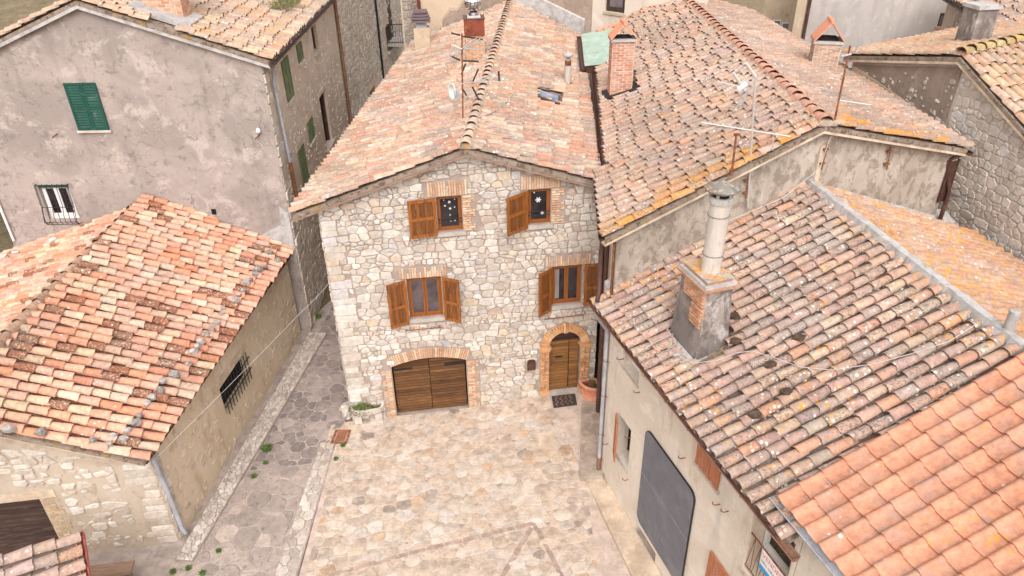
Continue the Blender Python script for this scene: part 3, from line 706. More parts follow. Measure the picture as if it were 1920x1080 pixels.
def seg_arch(u0, u1, spring, crown, base, n=10, grow=0.):
    c = (u1 - u0) / 2; h = crown - spring; r = (c * c + h * h) / (2 * h); zc_ = crown - r; th = math.asin(c / r); r += grow
    return [((u0 + u1) / 2 + r * math.sin(th - 2 * th * k / n), zc_ + r * math.cos(th - 2 * th * k / n)) for k in range(n + 1)]
GA = seg_arch(0, 2.01, 1.71, 1.90, 0); DO_ = arch(4.31, 5.18, 1.88, 2.32, .2)
h_gar = [(0, -.05), (2.01, -.05)] + GA
wallF = wall('front_wall', 'mortar', house, FA, gable, [rect(*WUL), rect(*WUR), rect(*WLL), rect(*WLR), [(0, -.04), (2.01, -.04)] + GA, [(4.31, .19), (5.18, .19)] + DO_[2:]], .24)
GAo = seg_arch(0, 2.01, 1.71, 1.90, 0, 10, .34)
zones = [rect(*WUL), rect(*WUR), rect(*WLL), rect(*WLR), rect(-.30, 2.36, -.3, 1.71), [(-.16, 1.5), (2.2, 1.5)] + GAo,
         rect(1.32, 2.28, 6.5, 6.96), rect(2.1, 2.46, 5.58, 6.55), rect(3.55, 4.52, 6.5, 6.94), rect(4.25, 4.64, 5.58, 6.55),
         rect(.46, 1.66, 4.35, 4.70), rect(4.17, 5.36, 4.33, 4.68), rect(4.03, 5.46, -.3, 2.05), [(4.06, 1.8), (5.43, 1.8)] + arch(4.06, 5.43, 1.88, 2.59)[2:],
         rect(3.66, 3.92, 1.02, 1.36), rect(1.46, 2.2, 5.46, 5.62), rect(3.66, 4.36, 5.46, 5.62), rect(.58, 1.56, 3.06, 3.2), rect(4.28, 5.2, 3.05, 3.2)]
STN = [((.55, .49, .425), .36), ((.48, .415, .355), .26), ((.61, .565, .51), .2), ((.56, .46, .34), .07), ((.50, .47, .455), .05), ((.52, .40, .32), .04)]
Rm = random.Random(11)
quoin = []
z = .05
while z < 6.1:                                                           # squared corner stones on the left edge
    h = Rm.uniform(.15, .3); w = Rm.uniform(.3, .62)
    quoin.append([(XL + .005, z), (XL + w, z + Rm.uniform(-.01, .01)), (XL + w, z + h), (XL + .005, z + h)]); z += h
qh = [[(min(a for a, _ in q) - .1, q[0][1]), (q[1][0], q[0][1]), (q[1][0], q[2][1]), (XL - .1, q[2][1])] for q in quoin]
st = cells(gable, .062, .175, Rm, 1.55, zones + qh, rows=True)
place_pieces('stone', quoin + st, FA, wallF, 'stone', STN, Rm, gap=.012, proud=.028, bev=.014, soft=(.04, .13), rough=.014, dome=.01)
# side walls, back wall
LB, RB = 17.2, 15.3
sideL = [FA.p(XL, 0), FA.p(XL, 0) + RD * LB]
FL = Fr((XL + RD.x * LB, RD.y * LB, 0), -RD, UPV, Vector((-RD.y, RD.x, 0)))
wl = wall('side_wall', 'plaster_rubble', house, FL, [(0, -.05), (LB, -.05), (LB, roof_z(XL)), (0, roof_z(XL))])
FRR = Fr((XR, 0, 0), RD, UPV, Vector((RD.y, -RD.x, 0)))
wall('side_wall', 'plaster_rubble', house, FRR, [(0, -.05), (RB, -.05), (RB, roof_z(XR)), (0, roof_z(XR))])
stl = cells([(LB - 5, 0), (LB, 0), (LB, 6.2), (LB - 5, 6.2)], .10, .2, Rm, 1.5, rows=True)
place_pieces('stone', stl, FL, wl, 'stone', STN, Rm, gap=.014, proud=.03, bev=.015, limit=40)
# roof
rbk = vA + RD * ((onZ(948, 5, vA.z) - vA).length); lbk = v0 + RD * 17.0; rrb = v1 + RD * 15.6
def deck_main(m): slab(m, [v0, vA, rbk, lbk], .10); slab(m, [vA, v1, rrb, rbk], .10)
roofM = part('roof', 'roof_bed', house, deck_main)
PALM = [((.55, .37, .27), .3), ((.58, .45, .33), .27), ((.54, .325, .225), .13), ((.45, .36, .285), .2), ((.58, .50, .40), .1)]
RM_ = Roofing('tile_main', PALM, 31, .20, var=1.)
def crust_edge(q, R): return R.random() ** 1.4
RM_.plane(v0, lbk, vA, [v0, lbk, rbk, vA], .27, .43, alpha=crust_edge)
sky_px = [(1004, 165), (1054, 178), (1052, 198), (1008, 184)]
def ex_sky(p): x, y, _ = proj(p); return 1003 < x < 1053 and 163 < y < 199 and inpoly((x, y), [(1000, 165), (1050, 177), (1056, 200), (1008, 186)])
RM_.plane(v1, rrb, vA, [v1, rrb, rbk, vA], .27, .43, exclude=ex_sky, alpha=crust_edge)
RM_.ridge(vA - RD * .06, rbk, .29, .5, .47, .05, pal=[((.70, .56, .44), 1)], alpha=.1)
def ridge_bed(a, b, side, w=.24, h=.13):
    a, b = Vector(a), Vector(b); side = Vector(side).normalized(); return lambda m: m.prism([a + side * w + UPV * .0, a + side * w * .45 + UPV * h, a - side * w * .45 + UPV * h, a - side * w], b - a)
part('ridge_mortar', 'roof_bed_lichen', house, ridge_bed(vA + RD * .05, rbk, (1, -.2, 0)))
RM_.build(roofM)
def verge_boards(m):
    for a, b in ((v0, vA), (vA, v1)):
        a, b = Vector(a), Vector(b); n = 14
        for k in range(n):
            p, q = a.lerp(b, k / n), a.lerp(b, (k + .97) / n); j = rnd.uniform(-.01, .01)
            m.hexa([p + Vector((0, -.02 + j, -.15)), q + Vector((0, -.02 + j, -.15)), q + Vector((0, .2, -.15)), p + Vector((0, .2, -.15))], [p + Vector((0, -.02 + j, -.105)), q + Vector((0, -.02 + j, -.105)), q + Vector((0, .2, -.105)), p + Vector((0, .2, -.105))])
part('verge_tiles', 'wood_grey', house, verge_boards, color=(1.1, 1, .95))
# brickwork round the openings
soldier(wallF, FA, 1.33, 2.27, 6.535, 6.95, skip=(.17, .5, .83)); brick_rows(wallF, FA, 2.135, 2.45, 5.6, 6.53, ragged='r')
soldier(wallF, FA, 3.56, 4.50, 6.545, 6.92, skip=(.3, .7)); brick_rows(wallF, FA, 4.295, 4.63, 5.6, 6.54, ragged='r')
soldier(wallF, FA, .47, 1.65, 4.385, 4.69, skip=(.18, .4, .62, .84)); soldier(wallF, FA, 4.18, 5.35, 4.365, 4.67, skip=(.18, .4, .62, .84))
brick_rows(wallF, FA, -.29, -.01, 0, 1.6, ragged='l'); brick_rows(wallF, FA, 2.02, 2.35, 0, 1.66, ragged='r')
n = 36; c_, h_ = 1.005, .19; r_ = (c_ * c_ + h_ * h_) / (2 * h_); th_ = math.asin(c_ / r_)
for k in range(n):
    a = -th_ + 2 * th_ * (k + .5) / n; rr = r_ + .165
    brick(wallF, FA, 1.005 + rr * math.sin(a), 1.90 - r_ + rr * math.cos(a), 2 * th_ * r_ / n - .006, .32, .14, -a, rnd.choice(BRK), .045)
for k in range(26):                                                      # brick arch of the front door
    a = math.pi * (k + .5) / 26; ca, sa = math.cos(a), math.sin(a)
    u, v = 4.745 + .435 * ca, 1.88 + .44 * sa; nx, ny = ca / .435, sa / .44; l = math.hypot(nx, ny); nx /= l; ny /= l
    ar = math.pi / 26 * math.hypot(.435 * sa, .44 * ca); key = k in (12, 13)
    brick(wallF, FA, u + nx * .125, v + ny * .125, (ar * 1.22 + .004), .25 + (.05 if key else 0), .16, math.atan2(ny, nx) - math.pi / 2, rnd.choice(BRKO), .065 + (.03 if key else 0))
for a, b in ((4.05, 4.31), (5.18, 5.44)):
    zb = .19
    brick_rows(wallF, FA, a, b, zb + .14, 1.72, .064, (.26, .13), .06, BRKO, d=.16)
    brick(wallF, FA, (a + b) / 2, zb + .07, b - a + .04, .14, .2, 0, BRKO[1], .085); brick(wallF, FA, (a + b) / 2, 1.75, b - a + .03, .045, .18, 0, BRKO[0], .08)
    brick(wallF, FA, (a + b) / 2, 1.805, b - a + .07, .055, .2, 0, BRKO[3], .10); brick(wallF, FA, (a + b) / 2, 1.855, b - a + .11, .04, .22, 0, BRKO[1], .12)
# windows, shutters
def window(root, fr, u0, u1, v0_, v1_, d=-.12, leaves=1, mat='wood_frame', pane='glass', fw=.06, sill=True, bars=None, sill_mat='sill_stone', name='window'):
    def fr_(m):
        m.fbox(fr, u0, u0 + fw, v0_, v1_, d - .03, d + .03); m.fbox(fr, u1 - fw, u1, v0_, v1_, d - .03, d + .03)
        m.fbox(fr, u0 + fw, u1 - fw, v1_ - fw, v1_, d - .03, d + .03); m.fbox(fr, u0 + fw, u1 - fw, v0_, v0_ + fw * 1.3, d - .03, d + .03)
        w = (u1 - u0 - 2 * fw) / leaves
        for k in range(leaves):
            a, b = u0 + fw + k * w + .004, u0 + fw + (k + 1) * w - .004; e, f = v0_ + fw * 1.3 + .004, v1_ - fw - .004; s = fw * .95
            m.fbox(fr, a, a + s, e, f, d - .01, d + .045); m.fbox(fr, b - s, b, e, f, d - .01, d + .045)
            m.fbox(fr, a + s, b - s, f - s, f, d - .01, d + .045); m.fbox(fr, a + s, b - s, e, e + s * 1.15, d - .01, d + .045)
    w_ = part(name, mat, root, fr_, color=(1, 1, 1))
    w = (u1 - u0 - 2 * fw) / leaves
    for k in range(leaves):
        a, b = u0 + fw + k * w + fw * .9, u0 + fw + (k + 1) * w - fw * .9
        part('pane', pane, w_, lambda m: m.fbox(fr, a, b, v0_ + fw * 2.2, v1_ - fw * 1.9, d + .008, d + .02))
    if sill: part('sill', sill_mat, w_, lambda m: m.fbox(fr, u0 - .06, u1 + .06, v0_ - .10, v0_ - .003, d - .03, .06))
    return w_
def shutter(root, fr, hinge, v0_, v1_, w, side, ang, mat='wood_shutter', planks=5, mid=.45, th=.035):
    """side -1 hangs to the left of its hinge, +1 to the right; ang = degrees away from the wall"""
    a = math.radians(ang); U = (fr.U * side * math.cos(a) + fr.N * math.sin(a)).normalized(); N = (fr.N * math.cos(a) - fr.U * side * math.sin(a)).normalized()
    f = Fr(fr.p(hinge, 0, .065), U, UPV, N); s = .075
    def fr_(m):
        m.fbox(f, 0, s, v0_, v1_, 0, th); m.fbox(f, w - s, w, v0_, v1_, 0, th)
        for q in (v0_, v1_ - s * 1.1, v0_ + (v1_ - v0_) * mid): m.fbox(f, s, w - s, q, q + s * 1.1, .002, th - .003)
        for q in (.15, .85):
            vv = v0_ + (v1_ - v0_) * q; m.fbox(f, -.03, .06, vv - .02, vv + .02, -.008, -.001)
    o = part('shutter', mat, root, fr_, color=(1.15, 1.15, 1.15)); pw = (w - 2 * s + .01) / planks
    for k in range(planks):
        c = rnd.uniform(.6, .95)  # recess shade put into the plank colour, darker than the frame, plus random tone
        part('plank', mat, o, lambda m: m.fbox(f, s - .005 + k * pw + .006, s - .005 + (k + 1) * pw - .006, v0_ + .01, v1_ - .01, .004, .014 + rnd.uniform(0, .003)), color=(c, c, c))
    return o
wUL = window(house, FA, *WUL, leaves=1, fw=.042); wUR = window(house, FA, *WUR, leaves=1, fw=.042)
wLL = window(house, FA, *WLL, leaves=2, pane='glass_veil', fw=.052); wLR = window(house, FA, *WLR, leaves=2, fw=.052)
for u in (4.46,): part('curtain', 'curtain', wLR, lambda m: [m.fbox(FA, u + k * .035, u + k * .035 + .028, 3.34, 4.22, -.099, -.092 - .002 * (k % 2)) for k in range(3)])
shutter(house, FA, 1.50, 5.56, 6.55, .66, -1, 7); shutter(house, FA, 3.70, 5.56, 6.56, .66, -1, 33)
shutter(house, FA, .60, 3.10, 4.40, .50, -1, 22, planks=4, mid=.40); shutter(house, FA, 1.54, 3.12, 4.40, .46, 1, 32, planks=4, mid=.40)
shutter(house, FA, 4.31, 3.08, 4.38, .46, -1, 36, planks=4, mid=.40); shutter(house, FA, 5.19, 3.14, 4.40, .44, 1, 3, planks=4, mid=.40)
for (u0, u1, a, b) in (WUL, WUR):
    for k in (.26, .36): part('window_rail', 'iron_black', house, lambda m: m.tube([FA.p(u0, a + (b - a) * k, -.03), FA.p(u1, a + (b - a) * k, -.03)], .009, 6))
def flake(m, u, v, r, d):
    for k in range(3):
        a = k * math.pi / 3; x, y = math.cos(a) * r, math.sin(a) * r; nx, ny = -math.sin(a) * r * .14, math.cos(a) * r * .14
        m.quad(FA.p(u - x - nx, v - y - ny, d + k * .0006), FA.p(u + x - nx, v + y - ny, d + k * .0006), FA.p(u + x + nx, v + y + ny, d + k * .0006), FA.p(u - x + nx, v - y + ny, d + k * .0006))
    for k in range(6):
        a = k * math.pi / 3; cx, cy = u + math.cos(a) * r * .72, v + math.sin(a) * r * .72
        m.add([FA.p(cx + math.cos(j) * r * .24, cy + math.sin(j) * r * .24, d + .003) for j in (0, 1.05, 2.09, 3.14, 4.19, 5.24)], [(0, 1, 2, 3, 4, 5)])
for w_, lst in ((wUL, [(1.84, 6.34, .05), (1.85, 6.17, .045), (1.73, 6.25, .035), (1.96, 6.2, .025), (1.97, 6.4, .022), (1.71, 6.4, .02), (1.84, 6.0, .03), (1.85, 5.83, .022), (1.95, 5.84, .024)]), (wUR, [(4.0, 6.22, .10), (4.1, 5.86, .06), (3.9, 6.42, .03)])):
    for u, v, r in lst: r *= .72; part('snowflake_sticker', 'white_paint', w_, lambda m: flake(m, u, v, r, -.098))
# garage door and front door
def planked(root, name, fr, outline_top, u0, u1, v0_, d, mat, n, h):
    pass
def garage_leaf(a, b):
    f = lambda u: 1.90 - (1 - math.sqrt(max(0, 1 - ((u - 1.005) / r_) ** 2))) * r_ - .006
    o = part('garage_door', 'wood_garage', house, lambda m: m.fbox(FA, a, b, .0, 1.66, -.20, -.165), color=(.15, .15, .15)); v = .002; hh = .098
    while v < 1.9:
        top = min(v + hh - .016, 99); c = rnd.uniform(.6, 1.4)
        def pl(m):
            N_ = 6; pb = []; 
            us = [a + .004 + (b - a - .008) * k / N_ for k in range(N_ + 1)]
            lo = [(u, min(v, f(u))) for u in us]; hi = [(u, min(top, f(u))) for u in us]
            if hi[0][1] - lo[0][1] < .002 and hi[-1][1] - lo[-1][1] < .002 and hi[3][1] - lo[3][1] < .002: return
            dd = -.150 + rnd.uniform(-.004, .004)
            for k in range(N_):
                if max(hi[k][1] - lo[k][1], hi[k + 1][1] - lo[k + 1][1]) < .002: continue
                m.hexa([FA.p(*lo[k], -.164), FA.p(*lo[k + 1], -.164), FA.p(*hi[k + 1], -.164), FA.p(*hi[k], -.164)], [FA.p(*lo[k], dd), FA.p(*lo[k + 1], dd), FA.p(*hi[k + 1], dd), FA.p(*hi[k], dd)])
        mm = MB(); pl(mm)
        if mm.v: mm.build('plank', 'wood_garage', o, color=(c, c * .97, c * .92))
        v += hh
    return o
gl = garage_leaf(.03, 1.0); gr = garage_leaf(1.01, 1.98)
part('hinge', 'iron_black', gl, lambda m: m.fbox(FA, .0, .55, 1.47, 1.53, -.146, -.13)); part('hinge', 'iron_black', gr, lambda m: m.fbox(FA, 1.42, 2.0, 1.49, 1.56, -.146, -.13))
part('handle', 'iron_black', gr, lambda m: m.tube([FA.p(1.36 + .1 * math.cos(t), 1.02 - .05 * math.sin(t), -.12) for t in [k * math.pi / 6 for k in range(7)]], .009, 5))
part('door_void', 'void', house, lambda m: m.fbox(FA, 4.32, 5.17, .21, 2.32, -.235, -.225))
for a, b in ((4.325, 4.88), (4.895, 5.165)):
    o = part('front_door', 'wood_door', house, lambda m: m.fbox(FA, a, b, .215, 1.93, -.20, -.165), color=(.2, .2, .2)); v = .22; k = 0
    while v < 1.9:
        hh = .14 if k == 0 else .105; c = rnd.uniform(.75, 1.3)
        part('plank', 'wood_door', o, lambda m: m.fbox(FA, a + .004, b - .004, v, min(v + hh, 1.93) - .013, -.164, -.145 + rnd.uniform(-.004, .004)), color=(c, c, c)); v += hh; k += 1
    if k and a < 4.5: part('handle', 'iron_black', o, lambda m: m.fbox(FA, 4.5, 4.7, 1.36, 1.40, -.14, -.12))
part('transom', 'wood_dark', house, lambda m: [m.fbox(FA, 4.32, 5.17, 1.935, 1.985, -.2, -.12), m.add([FA.p(u, v, -.17) for u, v in arch(4.33, 5.16, 1.99, 2.31, 1.986)], [tuple(range(15))])], color=(1.2, 1.1, 1))
part('doorstep', 'sill_stone', house, lambda m: m.hexa([(4.3, .0, .1), (5.2, .0, .1), (5.2, -.14, .1), (4.3, -.14, .1)], [(4.3, .2, .222), (5.2, .2, .222), (5.2, -.14, .222), (4.3, -.14, .222)]))
for pa, pb in (((760, 620), (832, 613)), ((1021, 599), (1095, 590))):
    a, b = FA.uv(*pa, .1), FA.uv(*pb, .1)
    part('flower_box_bar', 'rust', house, lambda m: [m.tube([FA.p(*a, .1), FA.p(*b, .1)], .014, 6)] + [m.tube([FA.p(a[0] + (b[0] - a[0]) * t, a[1], .1), FA.p(a[0] + (b[0] - a[0]) * t, a[1] - .02, -.02)], .01, 5) for t in (.12, .88)])
a = FA.uv(837, 644); part('vent_cover', 'metal_grey', house, lambda m: m.tube([FA.p(*a, -.03), FA.p(*a, .045)], .085, 14), color=(.5, .5, .5))
def plate(px, py, digits, label):
    u, v = FA.uv(px, py, .055); o = thing('house_number_plate', label, 'number plate', FA.p(u, v, .05), 'house number plates')
    part('plate', 'white_paint', o, lambda m: m.fbox(FA, u - .085, u + .085, v - .05, v + .05, .04, .056))
    part('dot', 'ink', o, lambda m: m.fbox(FA, u - .07, u - .056, v + .025, v + .037, .0565, .058))
    def dg(m):
        x = u - .035
        for ch in digits:
            if ch == '1': m.fbox(FA, x + .014, x + .024, v - .032, v + .032, .0565, .059); m.fbox(FA, x + .004, x + .0135, v + .012, v + .022, .0565, .059)
            if ch == '3':
                for q in (-.032, -.005, .022): m.fbox(FA, x, x + .022, v + q, v + q + .009, .0565, .059)
                m.fbox(FA, x + .023, x + .031, v - .03, v + .03, .0565, .059)
            x += .045
    part('number', 'ink', o, dg)
plate(732, 681, '11', 'white house number plate left of the garage arch'); plate(1001, 661, '13', 'white house number plate above the letterbox by the front door')
u0, u1, a, b = FA.box([(988, 675), (1004, 674), (989, 694), (1004, 693)], .03)
mb = thing('mailbox', 'small dark brown arched letterbox set in the stone wall', 'mailbox', FA.p((u0 + u1) / 2, a, 0))
part('body', 'metal_brown', mb, lambda m: m.prism([FA.p(x, y, -.05) for x, y in arch(u0, u1, b - .05, b + .01, a)], FA.N * .10)); part('flap', 'metal_brown', mb, lambda m: m.fbox(FA, u0 + .02, u1 - .02, b - .085, b - .05, .0505, .062)); part('door', 'metal_brown', mb, lambda m: m.fbox(FA, u0 + .025, u1 - .025, a + .03, b - .1, .0505, .058))
# ================================================================== RIGHT-HAND BACK HOUSE (rough render, big tiled roof)
hb = thing('rendered_house', 'house with weathered rough render gable and broad lichen covered tiled roof behind the chimney', 'house', (9.7, -2, 0))
FB = Fr((5.05, -2.84, 0), (4.73, .84, 0), UPV); 
if FB.N.y > 0: FB.N = -FB.N
def onB(px, py, d=.22): return onP(px, py, FB.o + FB.N * d, FB.N)
bL, bA, bR = onB(1135, 450), onB(1548, 237), onB(1815, 281)
bAk = onZ(1283, 0, bA.z); bAk = bA + (bAk - bA) * 1.12
pBl = (bA - bL).cross(bAk - bL).normalized(); eJ1, eJ2 = onP(1121, 322, bL, pBl), onP(1143, 318, bL, pBl); bLk = onP(1124, 140, bL, pBl); bLk = eJ2 + (bLk - eJ2) * 1.6
pBr = (bA - bR).cross(bAk - bR).normalized(); q = onP(1545, 112, bR, pBr); bRk = bR + (q - bR).normalized() * 15.
FBs = Fr((5.05, -3.12, 0), (.24, .97, 0), UPV, (-.97, .24, 0)); FBs = Fr(FBs.p(16, 0), -FBs.U, UPV, FBs.N)
deckB = part('roof', 'roof_bed', hb, lambda m: (slab(m, [bL, bA, bAk, bLk, eJ2, eJ1], .10), slab(m, [bA, bR, bRk, bAk], .10)))
uL, uR = .02, FB.uv(1790, 290)[0]
zB = lambda u: None
pL, pA, pR = (FB.uv(1150, 452)), FB.uv(1541, 250), FB.uv(1790, 289)
gB = [(pL[0], 0), (pR[0], 0), (pR[0], pR[1]), (pA[0], pA[1]), (pL[0], pL[1])]
wB = wall('gable_wall', 'plaster_back', hb, FB, gB)
wall('side_wall', 'plaster_front', hb, FBs, [(0, 0), (16, 0), (16, pL[1]), (0, pL[1])])
FBr = Fr(FB.p(pR[0], 0), (bRk - bR), UPV); FBr.N = Vector((FBr.U.y, -FBr.U.x, 0)); wall('side_wall', 'plaster_rubble', hb, FBr, [(0, 0), (13, 0), (13, pR[1]), (0, pR[1])])
green_px = [(1084, 58), (1162, 44), (1150, 126), (1096, 130)]
def exB(p):
    x, y, _ = proj(p); return inpoly((x, y), green_px) or (1138 < x < 1198 and 100 < y < 188 and inpoly((x, y), [(1140, 120), (1190, 120), (1197, 175), (1140, 190)]))
PALB = [((.50, .355, .275), .3), ((.54, .39, .29), .25), ((.42, .345, .29), .24), ((.56, .33, .22), .09), ((.52, .43, .34), .12)]
RB_ = Roofing('tile_back', PALB, 41)
def verge_lichen(q, R):
    d = (q - FB.o).dot(FB.N)
    if d < -.45 or R.random() > .8: return None
    t = R.uniform(.1, .85) * (1 if d > -.2 else .6); c = pick(PALB, R, q, .6); return tuple(a + (b - a) * t for a, b in zip(c, (.56, .25, .03)))
RB_.colf = verge_lichen
RB_.plane(bL, bL + (bLk - eJ2), bA, [bL, eJ1, eJ2, bLk, bAk, bA], .27, .43, exclude=exB, alpha=lambda q, R: .25 + .75 * R.random()); RB_.plane(bR, bRk, bA, [bR, bRk, bAk, bA], .27, .43, alpha=lambda q, R: .25 + .75 * R.random())
RB_.ridge(bA, bAk, .32, .5, .46, .05, pal=[((.66, .39, .28), 1)], alpha=.1); RB_.build(deckB); part('ridge_mortar', 'roof_bed_lichen', hb, ridge_bed(bA, bAk, (1, -.15, 0), .27, .12))
part('verge_board', 'concrete_pale', hb, lambda m: [m.hexa([a + Vector((0, 0, -.16)), b + Vector((0, 0, -.16)), b - FB.N * .2 + Vector((0, 0, -.16)), a - FB.N * .2 + Vector((0, 0, -.16))], [a + Vector((0, 0, -.105)), b + Vector((0, 0, -.105)), b - FB.N * .2 + Vector((0, 0, -.105)), a - FB.N * .2 + Vector((0, 0, -.105))]) for a, b in ((bL, bA), (bA, bR))])
eb = (bLk - eJ2).normalized(); eo = Vector((-eb.y, eb.x, 0)).normalized()
if eo.x > 0: eo = -eo
g0 = bL + eo * .05 + eb * .15 - UPV * .06
gutter(hb, g0, eJ1 + eo * .05 - UPV * .06, .075, 'metal_brown'); gutter(hb, eJ2 + eo * .13 - UPV * .05, eJ2 + eo * .13 + eb * 9.0 - UPV * .12, .11, 'metal_brown')
gc = g0 + eb * .12 - UPV * .05
part('downpipe', 'metal_brown', hb, lambda m: m.tube([gc, gc - UPV * .25, gc - UPV * .3 + eo * .01, gc + eb * -.02 - UPV * 1.3, gc - UPV * 1.42 + NC * -.05 + eb * -.15, gc - UPV * 1.55 + NC * .0 + eb * -.1], .05, 10))
part('downpipe', 'metal_brown', hb, lambda m: [m.tube([FBs.p(16 - s, 5.4, .09), FBs.p(16 - s, .25, .09)], .055, 10) for s in (2.15,)])
part('downpipe', 'metal_brown', hb, lambda m: [m.tube([FBs.p(16 - s, 6.3, .09), FBs.p(16 - s, .25, .09)], .05, 10) for s in (2.45,)])
part('downpipe', 'rust', hb, lambda m: m.tube([FBs.p(15.1, 3.4, .05), FBs.p(15.1, 1.2, .05)], .018, 6))
part('conduit', 'rust', hb, lambda m: m.tube([FBs.p(15.85, 6.6, .04), FBs.p(15.85, 5.2, .04)], .03, 6))
u_ = FB.uv(1548, 262)[0]
part('corner_strip', 'concrete_pale', hb, lambda m: m.fbox(FB, u_ - .10, u_ + .02, FB.uv(1530, 350)[1] - .1, FB.uv(1545, 262)[1] - .12, -.01, .03))
for px in ((1670, 275, 1662, 318), (1552, 270, 1540, 318), (1403, 330, 1398, 372)):
    a, b = FB.uv(px[0], px[1], .06), FB.uv(px[2], px[3], .06)
    part('wall_bracket', 'rust', hb, lambda m: [m.tube([FB.p(*a, .07), FB.p(*b, .07)], .014, 6)] + [m.fbox(FB, a[0] + (b[0] - a[0]) * t - .07, a[0] + (b[0] - a[0]) * t + .05, a[1] + (b[1] - a[1]) * t - .015, a[1] + (b[1] - a[1]) * t + .015, .0, .09) for t in (.2, .75)])
a = FB.uv(1788, 300, .05); b = FB.uv(1765, 378, .05)
part('shutter', 'metal_brown', hb, lambda m: [m.fbox(FB, a[0] - .06, a[0] + .16, b[1] + k * .035, b[1] + k * .035 + .022, .03, .06) for k in range(int((a[1] - b[1]) / .035))] + [m.fbox(FB, a[0] - .09, a[0] - .06, b[1], a[1], .02, .07), m.fbox(FB, a[0] + .16, a[0] + .19, b[1], a[1], .02, .07)])
c_ = FB.p(pR[0] + .1, pR[1] - .2, .1); part('downpipe', 'metal_brown', hb, lambda m: m.tube([bR + Vector((-.05, .1, -.15)), bR + Vector((-.15, .1, -.2)), bR + Vector((-.28, .2, -.32)), FB.p(pR[0] + .05, pR[1] - .9, .12), FB.p(pR[0] + .05, 1, .12)], .05, 10))
gutter(hb, bR + Vector((.05, -.05, -.07)), bRk + Vector((.05, 0, -.07)), .07, 'metal_brown')
# ================================================================== RIGHT-HAND FRONT HOUSE (cream render, blackboard)
hc = thing('cream_house', 'cream rendered house with grey lichen tiled roof, rusty gutter and large blackboard on its wall', 'house', (7, -5, 0))
FC = Fr(KC, DC, UPV, -NC)
cE = 5.02; cz = lambda s, t: KC + DC * s + NC * t
c0, c1 = cz(-.42, -.27) + UPV * cE, cz(6.45, -.27) + UPV * (cE + .02)
cR0, cR1 = Vector((9.72, -1.95, 7.0)), Vector((10.12, -8.05, 6.73)); c2 = c1 + (cR1 - c1)
pn = (c1 - c0).cross(cR0 - c0).normalized()
W1, W2, BO, SH, BT, BA, LO = (.62, 1.37, 3.95, 4.80), (.62, 1.26, 1.40, 2.6), (1.92, 3.88, .56, 3.28), (3.72, 4.44, 3.97, 4.80), (4.57, 5.25, 1.35, 2.55), (5.39, 6.36, 3.07, 4.74), (1.82, 2.80, -.02, .36)
wC = wall('front_wall', 'plaster_front', hc, FC, [(-.02, -.05), (6.45, -.05), (6.45, cE + .02), (-.02, cE)], [rect(*W1), rect(*W2), rect(*BA), rect(LO[0], LO[1], -.03, LO[3])], .3)
wall('side_wall', 'plaster_front', hc, Fr(KC, (.24, .97, 0), UPV, (-.97, .24, 0)), [(0, 0), (.3, 0), (.3, cE), (0, cE)])
deckC = part('roof', 'roof_bed', hc, lambda m: (slab(m, [c0, cR0, cR1, c1], .10)))
cS = Vector((.985, .10, 0)).normalized(); dn = lambda p, k: p + cS * k - UPV * (k * .385)
deckC2 = part('roof_back_slope', 'roof_bed', hc, lambda m: slab(m, [cR0, cR1, dn(cR1, 4.9), dn(cR0, 4.9)], .10))
PALC = [((.47, .335, .28), .32), ((.54, .38, .285), .25), ((.45, .375, .31), .19), ((.56, .45, .33), .09), ((.60, .33, .21), .06), ((.40, .335, .29), .09)]
RC_ = Roofing('tile_front', PALC, 51, .205, .46, .8)
chim_px = [(1258, 640), (1300, 690), (1365, 668), (1370, 600), (1300, 560), (1262, 600)]
RC_.plane(c0, c1, cR0, [c0, c1, cR1, cR0], .246, .36, exclude=lambda p: inpoly(proj(p)[:2], chim_px), alpha=lambda q, R: .35 + .65 * R.random(), wob=.018)
RC_.build(deckC)
RC2 = Roofing('tile_orange', [((.52, .39, .29), .4), ((.56, .42, .32), .3), ((.54, .32, .22), .3)], 52, .23, .5)
RC2.plane(dn(cR0, 4.9), dn(cR1, 4.9), cR0, [dn(cR0, 4.9), dn(cR1, 4.9), cR1, cR0], .28, .43); RC2.build(deckC2, 150)
def ridge_cement(m):
    n = 30
    for k in range(n):
        a, b = cR0.lerp(cR1, k / n), cR0.lerp(cR1, (k + 1) / n); w = .13 + rnd.uniform(-.025, .025); w2 = .13 + rnd.uniform(-.025, .025); h = UPV * (.2 + rnd.uniform(-.015, .015))
        m.hexa([a - NC * w, b - NC * w2, b + NC * w2, a + NC * w], [a - NC * w * .55 + h, b - NC * w2 * .55 + h, b + NC * w2 * .55 + h, a + NC * w * .55 + h])
part('ridge_mortar', 'cement', hc, ridge_cement)
def flash(m):                                                             # mortar fillet against the back house
    for a, b in ((c0 + NC * .35, cR0),):
        n = 16
        for k in range(n):
            p, q_ = a.lerp(b, k / n), a.lerp(b, (k + 1) / n); h1, h2 = rnd.uniform(.22, .34), rnd.uniform(.22, .34)
            m.hexa([p - FB.N * .22, q_ - FB.N * .22, q_ + FB.N * .12, p + FB.N * .12], [p - FB.N * .22 + UPV * h1, q_ - FB.N * .22 + UPV * h2, q_ + FB.N * .03 + UPV * .14, p + FB.N * .03 + UPV * .14])
part('mortar_fillet', 'cement', hc, flash)
